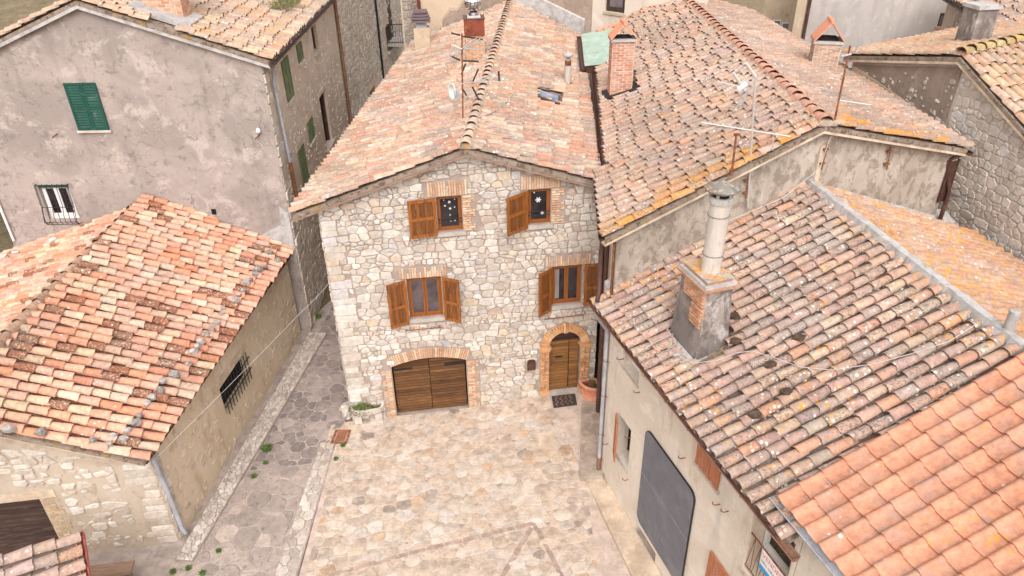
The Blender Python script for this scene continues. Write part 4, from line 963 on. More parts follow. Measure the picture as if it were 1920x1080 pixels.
def flash2(m):
    a, b = cR0 + Vector((.1, .0, -.02)), dn(cR0, 4.7) + Vector((0, .3, 0)); n = 14
    for k in range(n):
        p, q_ = a.lerp(b, k / n), a.lerp(b, (k + 1) / n); h1 = rnd.uniform(.2, .3)
        m.hexa([p + Vector((0, -.12, 0)), q_ + Vector((0, -.12, 0)), q_ + Vector((0, .3, 0)), p + Vector((0, .3, 0))], [p + Vector((0, -.03, .15)), q_ + Vector((0, -.03, .15)), q_ + Vector((0, .3, h1)), p + Vector((0, .3, h1))])
part('mortar_fillet', 'cement', hc, flash2)
for k in range(9):                                                        # leaning cover tiles along the fillet
    p = (c0 + NC * .5).lerp(cR0, (k + .1) / 9.2) + UPV * .16 + FB.N * .16
    q_ = (c0 + NC * .5).lerp(cR0, (k + .9) / 9.2) + UPV * .16 + FB.N * .16
    part('edge_tile', 'tile_front_attr', hc, lambda m: (m.hexa([p, q_, q_ - FB.N * .12, p - FB.N * .12], [p + UPV * .02, q_ + UPV * .02, q_ - FB.N * .12 + UPV * .08, p - FB.N * .12 + UPV * .08]), m.col((*pick(PALC, rnd), .3))))
gutter(hc, c0 - NC * .05 - DC * .05 - UPV * .05, c1 - NC * .05 + DC * .25 - UPV * .05, .075, 'gutter_brown')
part('downpipe', 'metal_grey', hc, lambda m: m.tube([c0 + DC * .22 - NC * .03 - UPV * .12, c0 + DC * .25 + NC * .05 - UPV * .35, FC.p(-.06, cE - .6, .07), FC.p(-.06, 2.4, .07), FC.p(-.06, .1, .07)], .045, 10))
part('downpipe_shoe', 'gutter_brown', hc, lambda m: m.tube([FC.p(-.06, .62, .07), FC.p(-.06, .02, .07)], .05, 10))
for v in (.6, 1.4, 2.6, 3.6): part('pipe_clip', 'rust', hc, lambda m: [m.tube([FC.p(-.06 + .06 * math.cos(t), v, .07 + .06 * math.sin(t)) for t in [k * math.pi / 4 for k in range(9)]], .008, 4), m.tube([FC.p(-.02, v, .03), FC.p(.06, v, .02)], .008, 4)])
window(hc, FC, W1[0], W1[1], W1[2], W1[3], d=-.26, leaves=1, mat='white_paint', pane='glass_curtain', fw=.06, sill=False)
part('sill', 'plaster_beige', hc, lambda m: m.fbox(FC, W1[0] - .05, W1[1] + .05, W1[2] - .05, W1[2] - .002, -.28, .03))
part('window_void', 'void', hc, lambda m: m.fbox(FC, W2[0], W2[1], W2[2], W2[3], -.33, -.305)); part('sill', 'sill_stone', hc, lambda m: m.fbox(FC, W2[0] - .05, W2[1] + .05, W2[2] - .06, W2[2] - .002, -.28, .04))
part('cellar_void', 'void', hc, lambda m: m.fbox(FC, LO[0], LO[1], -.05, LO[3], -.33, -.305))
def slat_shutter(root, fr, hinge, a, b, w, side, ang, mat, slats=12, d=.03, solid=False):
    g = math.radians(ang); U = (fr.U * side * math.cos(g) + fr.N * math.sin(g)).normalized(); N = (fr.N * math.cos(g) - fr.U * side * math.sin(g)).normalized(); f = Fr(fr.p(hinge, 0, d), U, UPV, N); s = .06
    def fn(m):
        m.fbox(f, 0, s, a, b, 0, .04); m.fbox(f, w - s, w, a, b, 0, .04); m.fbox(f, s, w - s, a, a + s, .002, .038); m.fbox(f, s, w - s, b - s, b, .002, .038); m.fbox(f, s, w - s, a + (b - a) * .48, a + (b - a) * .48 + s, .002, .038)
        if solid: m.fbox(f, s, w - s, a + s, b - s, .006, .024)
    o = part('shutter', mat, root, fn, color=(1, 1, 1))
    if not solid:
        n = slats
        for k in range(n):
            v = a + s + (b - a - 2 * s) * (k + .1) / n; h = (b - a - 2 * s) / n
            part('slat', mat, o, lambda m: m.hexa([f.p(s, v, .034), f.p(w - s, v, .034), f.p(w - s, v + .006, .036), f.p(s, v + .006, .036)], [f.p(s, v + h * .9, .004), f.p(w - s, v + h * .9, .004), f.p(w - s, v + h * .9 + .006, .006), f.p(s, v + h * .9 + .006, .006)]), color=(1, 1, 1))
    return o
slat_shutter(hc, FC, W2[0], W2[2] + .02, W2[3], .36, 1, 22, 'wood_red', solid=True)
for a, s in ((SH[0], 1), (SH[1], -1)): slat_shutter(hc, FC, a, SH[2], SH[3], (SH[1] - SH[0]) / 2 - .005, s, 0, 'wood_red', solid=True, d=.01)
for a, s in ((BT[0], 1), (BT[1], -1)): slat_shutter(hc, FC, a, BT[2], BT[3], (BT[1] - BT[0]) / 2 - .005, s, 0, 'wood_red', solid=True, d=.01)
part('sill', 'sill_stone', hc, lambda m: m.fbox(FC, SH[0] - .05, SH[1] + .05, SH[2] - .07, SH[2] - .004, -.05, .045))
def rail_window():
    u0, u1, a, b = BA
    part('loggia_back', 'plaster_rubble', hc, lambda m: m.fbox(FC, u0 - .02, u1 + .02, a - .02, b + .1, -1.05, -1.0))
    part('loggia_floor', 'concrete', hc, lambda m: m.fbox(FC, u0 - .02, u1 + .02, a - .05, a - .001, -1.0, .05))
    part('loggia_void', 'void', hc, lambda m: m.fbox(FC, u0 + .42, u0 + .72, a + .3, b, -.999, -.97))
    part('loggia_frame', 'white_paint', hc, lambda m: [m.fbox(FC, x, x + .06, a, b, -.40, -.31) for x in (u0 + .0, u1 - .30)] + [m.fbox(FC, u0 + .06, u1 - .30, a + .0, a + .55, -.38, -.34)])
    def rl(m):
        m.tube([FC.p(u0, a + .85, -.04), FC.p(u1, a + .85, -.04)], .016, 6); m.tube([FC.p(u0, a + .08, -.04), FC.p(u1, a + .08, -.04)], .013, 6)
        n = 6
        for k in range(n):
            x = u0 + (u1 - u0) * k / n; w = (u1 - u0) / n
            m.tube([FC.p(x + .02, a + .08, -.04), FC.p(x + w * .7, a + .85, -.04)], .007, 5); m.tube([FC.p(x + w * .9, a + .08, -.04), FC.p(x + w * .75, a + .85, -.04)], .007, 5)
    part('railing', 'rust', hc, rl)
rail_window()
sg = thing('for_sale_banner', 'white for sale banner tied to the rusty window railing', 'banner', FC.p(5.9, 3.6, 0))
sf = Fr(FC.p(5.74, 3.93, -.015), FC.U, UPV, FC.N)
part('cloth', 'white_paint', sg, lambda m: m.fbox(sf, 0, .60, -.42, 0, .0, .006)); part('stripe', 'blue_print', sg, lambda m: m.fbox(sf, 0, .60, -.42, -.32, .0065, .009))
def txt(body, size, fr, u, v, mat, parent, name, d=.0075):
    c = bpy.data.curves.new(name, 'FONT'); c.body = body; c.size = size; c.extrude = .001; c.align_x = 'LEFT'
    tmp = bpy.data.objects.new('tmp', c); COL.objects.link(tmp); me = bpy.data.meshes.new_from_object(tmp.evaluated_get(bpy.context.evaluated_depsgraph_get())); bpy.data.objects.remove(tmp)
    p = fr.p(u, v, d); mw = Matrix(((fr.U.x, fr.V.x, fr.N.x, p.x), (fr.U.y, fr.V.y, fr.N.y, p.y), (fr.U.z, fr.V.z, fr.N.z, p.z), (0, 0, 0, 1)))
    me.materials.clear(); me.materials.append(M[mat]); return link(name, me, parent, mw)
txt('VENDESI', .135, sf, .02, -.135, 'red_print', sg, 'lettering'); txt('CELL. 328.64.81', .068, sf, .02, -.25, 'ink', sg, 'lettering')
bd = thing('blackboard', 'large dark grey blackboard with rounded corners on the cream wall', 'blackboard', FC.p(2.9, .56, 0))
def rr(u0, u1, v0_, v1_, r, n=5):
    o = []
    for cx, cy, s in ((u1 - r, v0_ + r, -90), (u1 - r, v1_ - r, 0), (u0 + r, v1_ - r, 90), (u0 + r, v0_ + r, 180)): o += [(cx + r * math.cos(math.radians(s + 90 * k / n)), cy + r * math.sin(math.radians(s + 90 * k / n))) for k in range(n + 1)]
    return o
part('frame', 'iron_black', bd, lambda m: m.prism([FC.p(*q_, .012) for q_ in rr(*BO, .2)], FC.N * .03)); part('slate', 'board_slate', bd, lambda m: m.prism([FC.p(*q_, .043) for q_ in rr(BO[0] + .015, BO[1] - .015, BO[2] + .015, BO[3] - .015, .19)], FC.N * .004))
part('seam', 'metal_grey', bd, lambda m: m.fbox(FC, BO[0] + .03, BO[1] - .03, 2.02, 2.027, .0475, .049))
part('floodlight', 'concrete_pale', hc, lambda m: m.fbox(FC, 1.80, 2.02, 4.62, 4.80, .0, .22))
for px in ((1168, 673), (1200, 735), (1140, 832), (1178, 899), (1285, 858), (1350, 945), (1366, 958), (1183, 820)):
    a = FC.uv(*px); part('shutter_hook', 'rust', hc, lambda m: m.tube([FC.p(*a, -.02), FC.p(a[0], a[1], .09), FC.p(a[0] - .05, a[1] - .01, .12), FC.p(a[0] - .07, a[1] + .02, .1)], .011, 5))
# ================================================================== NEIGHBOUR WITH THE NEW ROOF
hd = thing('new_roof_house', 'house at the right edge with clean orange interlocking roof tiles', 'house', (9, -10, 0))
Dn = pn if pn.z > 0 else -pn; dlift = .14
d0, d1 = onP(1465, 930, c0 + Dn * dlift, Dn), onP(1920, 664, c0 + Dn * dlift, Dn)
dW = (d1 - d0).normalized(); dU = (c1 - c0).normalized(); dU2 = dU
dl = 7.2; e0_ = d0; e1_ = d0 + dU * 7.5
dpoly = [e0_, e1_, e1_ + dW * dl, e0_ + dW * dl]
deckD = part('roof', 'roof_bed', hd, lambda m: slab(m, [p - Dn * .05 for p in dpoly], .08))
FD = Fr(FC.p(6.46, 0), DC, UPV, -NC); wall('front_wall', 'plaster_front', hd, FD, [(0, -.05), (8, -.05), (8, cE + .12), (0, cE + .12)])
part('downpipe', 'gutter_brown', hd, lambda m: m.tube([FC.p(7.4, 4.9, .08), FC.p(7.4, .1, .08)], .05, 8))
def new_tile():
    w, L = .305, .44; prof = [(0, .006), (.012, .05), (.05, .078), (.09, .07), (.118, .034), (.13, .010), (.19, .006), (.25, .006), (.296, .016), (.318, .02)]; vs = []; fs = []
    for y, dz in ((0, .034), (L, 0)): vs += [(x, y, z + dz) for x, z in prof]
    n = len(prof); fs += [(k, k + 1, n + k + 1, n + k) for k in range(n - 1)]; ns = len(fs)
    b = len(vs); vs += [(x, 0, z + .034) for x, z in prof] + [(x, .004, z + .002) for x, z in prof]; fs += [(b + n + k, b + n + k + 1, b + k + 1, b + k) for k in range(n - 1)]
    return mesh_np('tile', np.array(vs), fs, 'tile_new_obj', [i < ns for i in range(len(fs))]), w, .385
tm, tw, te = new_tile(); Rn = random.Random(3)
X = dW.cross(Dn).normalized(); sgn = 1 if X.dot(dU) > 0 else -1
uw = dU.dot(dW); sn = math.sqrt(1 - uw * uw); cand = []
for j in range(24):
    for k in range(19):
        p = e0_ + dU * (j * tw / sn) + dW * (k * te - .08); x, y, zz = proj(p)
        if k * te > dl - .3: continue
        cand.append((zz if (-60 < x < 2000 and y < 1160) else zz + 100, p, k))
cand.sort(key=lambda t: t[0])
for zz, p, k in cand[:290]:
    if zz > 60: continue
    rz_ = Rn.uniform(-.012, .012); xx = (dU + dW * rz_).normalized(); yy = (dW - dU * rz_ + Dn * Rn.uniform(-.012, .012)).normalized(); p = p + Dn * (.014 + Rn.uniform(0, .006)) + dW * Rn.uniform(-.015, .015)
    if sgn < 0: pass
    o = link('tile', tm, deckD, Matrix(((xx.x, yy.x, Dn.x, p.x), (xx.y, yy.y, Dn.y, p.y), (xx.z, yy.z, Dn.z, p.z), (0, 0, 0, 1)))); j = Rn.uniform(.82, 1.1)
    o.color = (.56 * j, .265 * j, .165 * j, Rn.uniform(.3, 1))
gutter(hd, d0 - NC * .09 - UPV * .02 - DC * .05, d0 - NC * .09 - UPV * .02 + dU * 7, .085, 'metal_grey')
# ================================================================== TALL HOUSE ON THE LEFT
ht = thing('tall_house', 'tall house with stained grey render gable and a green shutter', 'house', (-6.5, 5.2, 0))
t0 = onZ(584, 620, 0); FT = Fr(t0, (.99, -.139, 0), UPV, (-.139, -.99, 0)); ta = Vector((.11, .99, 0)).normalized(); FTa = Fr(t0, ta, UPV, (.99, -.11, 0))
tA = FT.uv(145, 0); tz0, tz1 = 8.78, 8.6; uTL = -8.58
WB = FT.box([(72, 347), (127, 346), (92, 412), (150, 410)]); WS = FT.box([(117, 155), (179, 155), (151, 246), (207, 244)])
wT = wall('gable_wall', 'plaster_tall', ht, FT, [(uTL, 0), (0, 0), (0, tz0), (tA[0], tA[1] - .1), (uTL, tz1)], [rect(*WB)], .2)
ov = -FT.N * 0 + FT.N * .15
r0, rA, r1 = FT.p(.28, tz0 + .0, .15), FT.p(tA[0], tA[1], .15), FT.p(uTL - .3, tz1 - .02, .15)
LT = 11.0
deckT = part('roof', 'roof_bed', ht, lambda m: (slab(m, [r0, r0 + ta * LT, rA + ta * LT, rA], .10), slab(m, [rA, rA + ta * LT, r1 + ta * LT, r1], .10)))
PALT = [((.54, .42, .30), .3), ((.57, .36, .25), .25), ((.46, .39, .33), .25), ((.60, .50, .36), .2)]
RT_ = Roofing('tile_tall', PALT, 61)
apron = [(262, 12), (275, 60), (345, 62), (352, 30), (340, 0), (262, -20)]
RT_.plane(r0, r0 + ta * LT, rA, [r0, r0 + ta * LT, rA + ta * LT, rA], .27, .40, exclude=lambda p: inpoly(proj(p)[:2], apron)); RT_.plane(r1, r1 + ta * LT, rA, [r1, r1 + ta * LT, rA + ta * LT, rA], .27, .40)
RT_.ridge(rA, rA + ta * LT, .3, .5, .4, .08); RT_.build(deckT, 280)
part('verge_board', 'cement', ht, lambda m: [m.hexa([a - UPV * .19, b - UPV * .19, b - UPV * .19 - FT.N * .13, a - UPV * .19 - FT.N * .13], [a - UPV * .103, b - UPV * .103, b - UPV * .103 - FT.N * .13, a - UPV * .103 - FT.N * .13]) for a, b in ((r0, rA), (rA, r1))])
gutter(ht, r0 + Vector((.06, -.02, -.08)), r0 + ta * LT + Vector((.06, 0, -.08)), .075, 'metal_brown')
u0, u1, a, b = WS; um = (u0 + u1) / 2
for hh, s in ((u0, 1), (u1, -1)): slat_shutter(ht, FT, hh, a + .03, b, um - u0 - .005, s, 0, 'green_paint', 16, .01)
part('shutter_backing', 'iron_black', ht, lambda m: m.fbox(FT, u0 + .02, u1 - .02, a + .04, b - .02, .001, .008)); part('sill', 'trough_stone', ht, lambda m: m.fbox(FT, u0 - .04, u1 + .04, a - .04, a + .02, 0, .07))
window(ht, FT, *WB, d=-.12, leaves=2, mat='white_paint', pane='glass', fw=.07, sill=False)
part('window_head', 'green_paint', ht, lambda m: m.fbox(FT, WB[0], WB[1], WB[3] - .10, WB[3] - .002, -.08, -.02))
def grille(m):
    u0, u1, a, b = WB
    for k in range(7):
        x = u0 + (u1 - u0) * k / 6; m.tube([FT.p(x, b + .02, .02), FT.p(x, b + .02, .10), FT.p(x, a + .5, .12), FT.p(x, a + .25, .22), FT.p(x, a + .02, .24), FT.p(x, a - .1, .14)], .009, 5)
    for v, d in ((b + .02, .1), (a + .45, .13), (a + .02, .24), (a - .1, .14)): m.tube([FT.p(u0 - .03, v, d), FT.p(u1 + .03, v, d)], .010, 5)
    for x in (u0 - .03, u1 + .03): m.tube([FT.p(x, b + .02, 0), FT.p(x, b + .02, .10), FT.p(x, a + .45, .13), FT.p(x, a + .02, .24), FT.p(x, a - .1, .14), FT.p(x, a - .1, 0)], .010, 5)
part('window_grille', 'iron_black', ht, grille)
for px in ((108, 250), (487, 252)): a = FT.uv(*px); part('wall_hook', 'rust', ht, lambda m: m.tube([FT.p(*a, -.02), FT.p(a[0] - .1, a[1] - .08, .16)], .018, 6))
a = FT.uv(485, 243); part('insulator', 'white_paint', ht, lambda m: m.lathe(FT.p(a[0], a[1], .05), [(.03, -.08), (.07, -.06), (.06, .02), (.03, .06)], 10))
a = FT.uv(401, 397); part('flue_hole', 'void', ht, lambda m: m.fbox(FT, a[0] - .07, a[0] + .07, a[1] - .09, a[1] + .09, .002, .006))  # near-black plate on the wall face stands in for the dark hole
part('downpipe', 'white_paint', ht, lambda m: m.tube([FT.p(uTL + .1, 8.2, .06), FT.p(uTL + .1, 3.55, .06)], .04, 8))
HT = []
for px, kind in (([(527, 110), (540, 105), (549, 185), (536, 190)], 's'), ([(553, 84), (563, 79), (568, 110), (560, 116)], 's'), ([(582, 50), (592, 46), (598, 92), (590, 98)], 'o'), ([(599, 184), (610, 164), (625, 268), (612, 276)], 'o'), ([(573, 229), (584, 222), (590, 256), (581, 266)], 's'), ([(555, 286), (566, 274), (580, 334), (570, 346)], 's')):
    HT.append((FTa.box(px), kind))
wTa = wall('side_wall', 'plaster_rubble', ht, FTa, [(0, -.05), (LT, -.05), (LT, tz0), (0, tz0)], [rect(*b_) for b_, k in HT], .22)
for b_, k in HT:
    u0, u1, a, b = b_
    if k == 's':
        um = (u0 + u1) / 2; [slat_shutter(ht, FTa, h_, a, b, um - u0 - .005, s_, 0, 'green_faded', 12, .005) for h_, s_ in ((u0, 1), (u1, -1))]
        part('shutter_backing', 'iron_black', ht, lambda m: m.fbox(FTa, u0, u1, a, b, -.06, -.04))
    else:
        part('window_void', 'void', ht, lambda m: m.fbox(FTa, u0, u1, a, b, -.24, -.21)); part('window_frame', 'metal_brown', ht, lambda m: [m.fbox(FTa, u0, u0 + .08, a, b, -.2, -.1), m.fbox(FTa, u0 + .3 * (u1 - u0), u0 + .3 * (u1 - u0) + .06, a, b, -.2, -.12), m.fbox(FTa, u1 - .1, u1, a, b, -.2, -.1)])
    part('sill', 'trough_stone', ht, lambda m: m.fbox(FTa, u0 - .08, u1 + .08, a - .09, a - .005, -.1, .08)); part('lintel', 'concrete_pale', ht, lambda m: m.fbox(FTa, u0 - .1, u1 + .1, b + .01, b + .2, -.05, .02))
Rt = random.Random(77); RUB = [((.58, .51, .43), .5), ((.52, .45, .38), .3), ((.63, .58, .52), .2)]
hol = [rect(b_[0] - .15, b_[1] + .15, b_[2] - .15, b_[3] + .25) for b_, k in HT]
place_pieces('stone', blobs([(.7, .3), (10.9, .3), (10.9, 8.5), (.7, 8.5)], .04, .11, Rt, 1.4, hol, 1.3, 40), FTa, wTa, 'stone', RUB, Rt, gap=.004, proud=.02, bev=.015, limit=150)
low = cells([(0, .0), (3.2, .0), (2.6, 3.2), (.75, 5.2), (0, 5.2)], .10, .2, Rt, 1.5, rows=True)
qs = []; z = .1
while z < 8.5:
    h = Rt.uniform(.2, .36); w = Rt.uniform(.35, .65); qs.append([(.01, z), (w, z), (w, z + h), (.01, z + h)]); z += h
place_pieces('stone', [c for c in low if min(p[0] for p in c) > .3] + qs, FTa, wTa, 'stone', RUB, Rt, gap=.014, proud=.035, bev=.015, limit=140)
part('downpipe', 'metal_grey', ht, lambda m: m.tube([r0 + Vector((.05, .35, -.15)), FTa.p(.62, 8.3, .12), FTa.p(.62, 8.0, .09), FTa.p(.72, 6.0, .09), FTa.p(.75, 5.6, .09)], .05, 8)); part('downpipe', 'rust', ht, lambda m: m.tube([FTa.p(.75, 5.6, .09), FTa.p(.8, 4.1, .09)], .055, 8))
part('corner_patch', 'cement', ht, lambda m: m.prism([FT.p(u, v, .004) for u, v in ((-1.3, 3.2), (-.02, 2.6), (-.02, 4.3), (-.25, 4.5), (-.3, 3.9), (-.9, 3.6))], FT.N * .02))
# second row house in the alley
h2 = thing('alley_house', 'narrow stone house with iron balcony deep in the alley', 'house', (-1.4, 16, 0))
F2 = Fr(FTa.p(LT + .02, 0), (.17, .985, 0), UPV, (.985, -.17, 0))
H2 = [F2.box([(722, 50), (731, 42), (734, 88), (727, 97)]), F2.box([(692, 172), (702, 160), (706, 184), (697, 200)])]
w2 = wall('front_wall', 'plaster_rubble', h2, F2, [(0, -.05), (16, -.05), (16, 12), (0, 12)], [rect(*b_) for b_ in H2], .3)
for b_ in H2: part('window_void', 'void', h2, lambda m: m.fbox(F2, b_[0], b_[1], b_[2], b_[3], -.33, -.31)); part('sill', 'trough_stone', h2, lambda m: m.fbox(F2, b_[0] - .1, b_[1] + .1, b_[2] - .12, b_[2] - .004, -.1, .12)); part('lintel', 'concrete_pale', h2, lambda m: m.fbox(F2, b_[0] - .12, b_[1] + .12, b_[3] + .004, b_[3] + .3, -.1, .03))
place_pieces('stone', cells([(.3, .3), (15.9, .3), (15.9, 11.9), (.3, 11.9)], .13, .24, Rt, 1.4, [rect(b_[0] - .2, b_[1] + .2, b_[2] - .2, b_[3] + .35) for b_ in H2], rows=True), F2, w2, 'stone', [((.50, .43, .36), .5), ((.43, .365, .30), .3), ((.55, .49, .42), .2)], Rt, gap=.02, proud=.03, bev=.02, limit=150, rough=.02)
part('downpipe', 'gutter_brown', h2, lambda m: m.tube([F2.p(.05, 12, .08), F2.p(.05, .1, .08)], .07, 8), color=(1, 1, 1)); a = F2.uv(705, 40); part('downpipe', 'iron_black', h2, lambda m: m.tube([F2.p(a[0], 12, .08), F2.p(a[0], .1, .08)], .06, 8))
a0, a1 = F2.uv(738, 76, .3), F2.uv(752, 70, .3); ub = a0[0]; zb = a0[1] - .1
part('balcony_slab', 'sill_stone', h2, lambda m: m.fbox(F2, ub - .3, ub + 2.6, zb - .16, zb, 0, 1.0))
def balc(m):
    P = [F2.p(ub - .25, zb, .02), F2.p(ub - .25, zb, .95), F2.p(ub + 2.55, zb, .95)]
    for a, b in zip(P, P[1:]):
        for h in (.06, 1.0): m.tube([a + UPV * h, b + UPV * h], .022, 6)
        n = int((b - a).length / .11)
        for k in range(n + 1): p = a.lerp(b, k / n); m.tube([p, p + UPV * 1.0], .011, 5)
        for k in range(0, n, 3): p = a.lerp(b, (k + .5) / n); d = (b - a).normalized(); m.tube([p + UPV * .5 + (d * math.cos(t) + UPV * math.sin(t)) * .13 for t in [j * math.pi / 5 for j in range(11)]], .012, 5)
part('railing', 'iron_black', h2, balc); part('balcony_door', 'wood_dark', h2, lambda m: m.fbox(F2, ub + .5, ub + 1.6, zb, zb + 2.2, -.02, .03), color=(1, 1, 1))
# ================================================================== LOW HOUSE ON THE LEFT
hl = thing('low_house', 'low ochre house with orange barrel tile roof held down by stones', 'house', (-6, 0, 0))
AN = Vector((DA.y, -DA.x, 0)); FLs = Fr(A0, DA, UPV, AN); FLf = Fr((A0.x, A0.y, 0), (1, .0, 0), UPV, (0, -1, 0))
ze = 2.97; aE0, aE1 = onZ(268, 868, ze), onZ(553, 459, ze + .03); aR1 = FT.p(*FT.uv(265, 389), -.0); aR0 = onZ(60, 600, aR1.z); aR0 = aR1 + (aR0 - aR1) * ((aR1.y - aE0.y - .06) / (aR1.y - aR0.y))
aL1 = FT.p(*FT.uv(0, 482)); aL1 = aR1 + (aL1 - aR1) * 1.15; aL0 = aR0 + (aL1 - aR1)
deckA = part('roof', 'roof_bed', hl, lambda m: (slab(m, [aE0, aE1, aR1, aR0], .09), slab(m, [aR0, aR1, aL1, aL0], .09)))
PALA = [((.70, .37, .245), .27), ((.72, .445, .325), .30), ((.70, .54, .39), .22), ((.66, .30, .175), .09), ((.68, .57, .44), .07), ((.58, .41, .31), .05)]
RA_ = Roofing('tile_low', PALA, 71, .22, .47, .85)
al = lambda q, R: 1.0 if R.random() < .13 + .22 * mnoise.noise(q * .7) else .55 * R.random()
RA_.plane(aE0, aE1, aR0, [aE0, aE1, aR1, aR0], .268, .39, alpha=al, wob=.018); RA_.plane(aL0, aL1, aR0, [aL0, aL1, aR1, aR0], .268, .39, alpha=al, wob=.018)
RA_.ridge(aR0, aR1 - Vector((0, .2, 0)), .30, .5, .42, .17, pal=[((.56, .40, .28), 1), ((.5, .34, .24), 1)]); RA_.build(deckA)
part('ridge_mortar', 'roof_bed_grey', hl, lambda m: m.prism([aR0 + Vector((.26, 0, .04)), aR0 + Vector((.12, 0, .2)), aR0 + Vector((-.12, 0, .2)), aR0 + Vector((-.26, 0, .04))], aR1 - aR0 - Vector((0, .06, 0))))
LA = (A1 - A0).length; WA = FLs.box([(413, 722), (466, 665), (420, 770), (468, 715)]); WA = (3.12, 4.74, 1.12, 1.95)
wAs = wall('side_wall', 'plaster_ochre', hl, FLs, [(0, -.05), (LA, -.05), (LA, ze + .02), (0, ze - .02)], [rect(*WA)], .22)
part('window_void', 'void', hl, lambda m: m.fbox(FLs, WA[0], WA[1], WA[2], WA[3], -.26, -.22)); part('lintel', 'concrete_pale', hl, lambda m: m.fbox(FLs, WA[0] - .35, WA[1] + .3, WA[3] + .01, WA[3] + .24, -.05, .012))
def grl(m):
    for k in range(10): x = WA[0] + (WA[1] - WA[0]) * (k + .5) / 10; m.tube([FLs.p(x, WA[2] - .06, .05), FLs.p(x, WA[3] + .02, .05)], .013, 5)
    for v in (WA[2] + .25, WA[3] - .22): m.tube([FLs.p(WA[0] - .05, v, .05), FLs.p(WA[1] + .05, v, .05)], .016, 5)
part('window_grille', 'iron_black', hl, grl)
uG = FLf.uv(75, 938)[0]; zG = FLf.uv(40, 939)[1]
zr = lambda x: ze + (aR0.z - ze) * (aE0.x - x) / (aE0.x - aR0.x)
xl = aL0.x - A0.x + .3
wAf = wall('front_wall', 'plaster_lowfront', hl, FLf, [(xl, -.05), (0, -.05), (0, zr(A0.x) - .06), (aR0.x - A0.x, aR0.z - .08), (xl, aL0.z - .05)], [rect(uG - 2.0, uG, -.04, zG)], .25)
Rl = random.Random(9); fz = [rect(uG - 2.3, uG + .45, -.1, zG + .35)]
qs = []; z = .05
while z < ze - .35:
    h = Rl.uniform(.15, .26); w = Rl.uniform(.3, .7); qs.append([(-w, z), (-.01, z), (-.01, z + h), (-w, z + h)]); z += h + .01
place_pieces('stone', qs + blobs([(-4.6, .1), (-.75, .1), (-.75, ze - .3), (-2.4, ze + .3), (-4.6, ze + .6)], .05, .15, Rl, 1.7, fz, .85, 40), FLf, wAf, 'stone', RUB, Rl, gap=.012, proud=.03, bev=.02, limit=200, rough=.012)
place_pieces('stone', [[(-a + .0, b) for a, b in c] for c in [[(a * .9, b) for a, b in q_] for q_ in qs]] and [[(.01, q_[0][1]), (.55 - (-q_[0][0]) * .4, q_[0][1]), (.55 - (-q_[0][0]) * .4, q_[2][1]), (.01, q_[2][1])] for q_ in qs], FLs, wAs, 'stone', RUB, Rl, gap=.014, proud=.025, bev=.02, limit=60, rough=.012)
place_pieces('stone', blobs([(.4, .1), (LA, .1), (LA, 2.8), (.4, 2.8)], .035, .10, Rl, 1.8, [rect(WA[0] - .4, WA[1] + .4, WA[2] - .2, WA[3] + .35)], 1.25, 30), FLs, wAs, 'stone', [((.62, .52, .40), .6), ((.55, .445, .33), .4)], Rl, gap=.004, proud=.012, bev=.02, limit=120)
gd = part('garage_door', 'wood_dark', hl, lambda m: m.fbox(FLf, uG - 2.0, uG, 0, zG, -.24, -.2), color=(.7, .7, .7))
for k in range(14): part('plank', 'wood_dark', gd, lambda m: m.fbox(FLf, uG - 1.98, uG - .02, k * zG / 14, (k + .93) * zG / 14, -.199, -.18 + rnd.uniform(-.004, .004)), color=tuple([rnd.uniform(.8, 1.3)] * 3))
part('lintel', 'concrete_pale', hl, lambda m: m.fbox(FLf, uG - 2.2, uG + .35, zG + .005, zG + .22, -.1, .015))
brick_rows(wAf, FLf, uG + .02, uG + .40, 0, zG, .07, (.2, .26), .012, [(.48, .36, .23), (.52, .40, .27), (.45, .33, .2)], ragged='r')
gutter(hl, aE0 + Vector((.0, .1, -.10)), aE1 + Vector((0, 0, -.10)), .04, 'iron_black')
part('downpipe', 'metal_grey', hl, lambda m: m.tube([aE0 + Vector((.02, .2, -.08)), FLs.p(.0, ze - .25, .1), FLs.p(.02, ze - .5, .07), FLs.p(.08, 1.5, .07), FLs.p(.1, .35, .07), FLs.p(.1, .18, .12)], .055, 10))
part('verge_mortar', 'concrete_pale', hl, lambda m: [m.hexa([a + Vector((0, .02, -.12)), b + Vector((0, .02, -.12)), b + Vector((0, .5, -.12)), a + Vector((0, .5, -.12))], [a + Vector((0, -.02, -.085)), b + Vector((0, -.02, -.085)), b + Vector((0, .5, -.085)), a + Vector((0, .5, -.085))]) for a, b in ((aE0, aR0), (aR0, aL0))])
# stones lying on the roof
RS = random.Random(15); pA_ = (aE1 - aE0).cross(aR0 - aE0).normalized()
for px in ((505, 475), (520, 490), (497, 500), (484, 505), (478, 514), (470, 524), (463, 530), (456, 545), (447, 553), (440, 565), (418, 578), (415, 590), (405, 606), (397, 618), (388, 627), (376, 641), (371, 650), (363, 660), (353, 683), (327, 703), (305, 715), (300, 732), (286, 746), (277, 757), (261, 780), (256, 794), (240, 807), (232, 823), (212, 818), (205, 833), (173, 826), (77, 812), (16, 805)):
    p = onP(*px, aE0 + Vector((0, 0, .17)), pA_); s = RS.uniform(.055, .10); RS_k = RS.uniform(.5, 1.15)
    single('roof_stone', 'stone_attr', 'grey stone lying on the orange tiles of the low roof', 'stone', lambda m: (bigrock(m, p, s * 1.3, s, s * 1.1, RS, 7), m.col((*[RS_k * c for c in (.36, .34, .32)], 1))), 'stones weighing down the low roof', p)
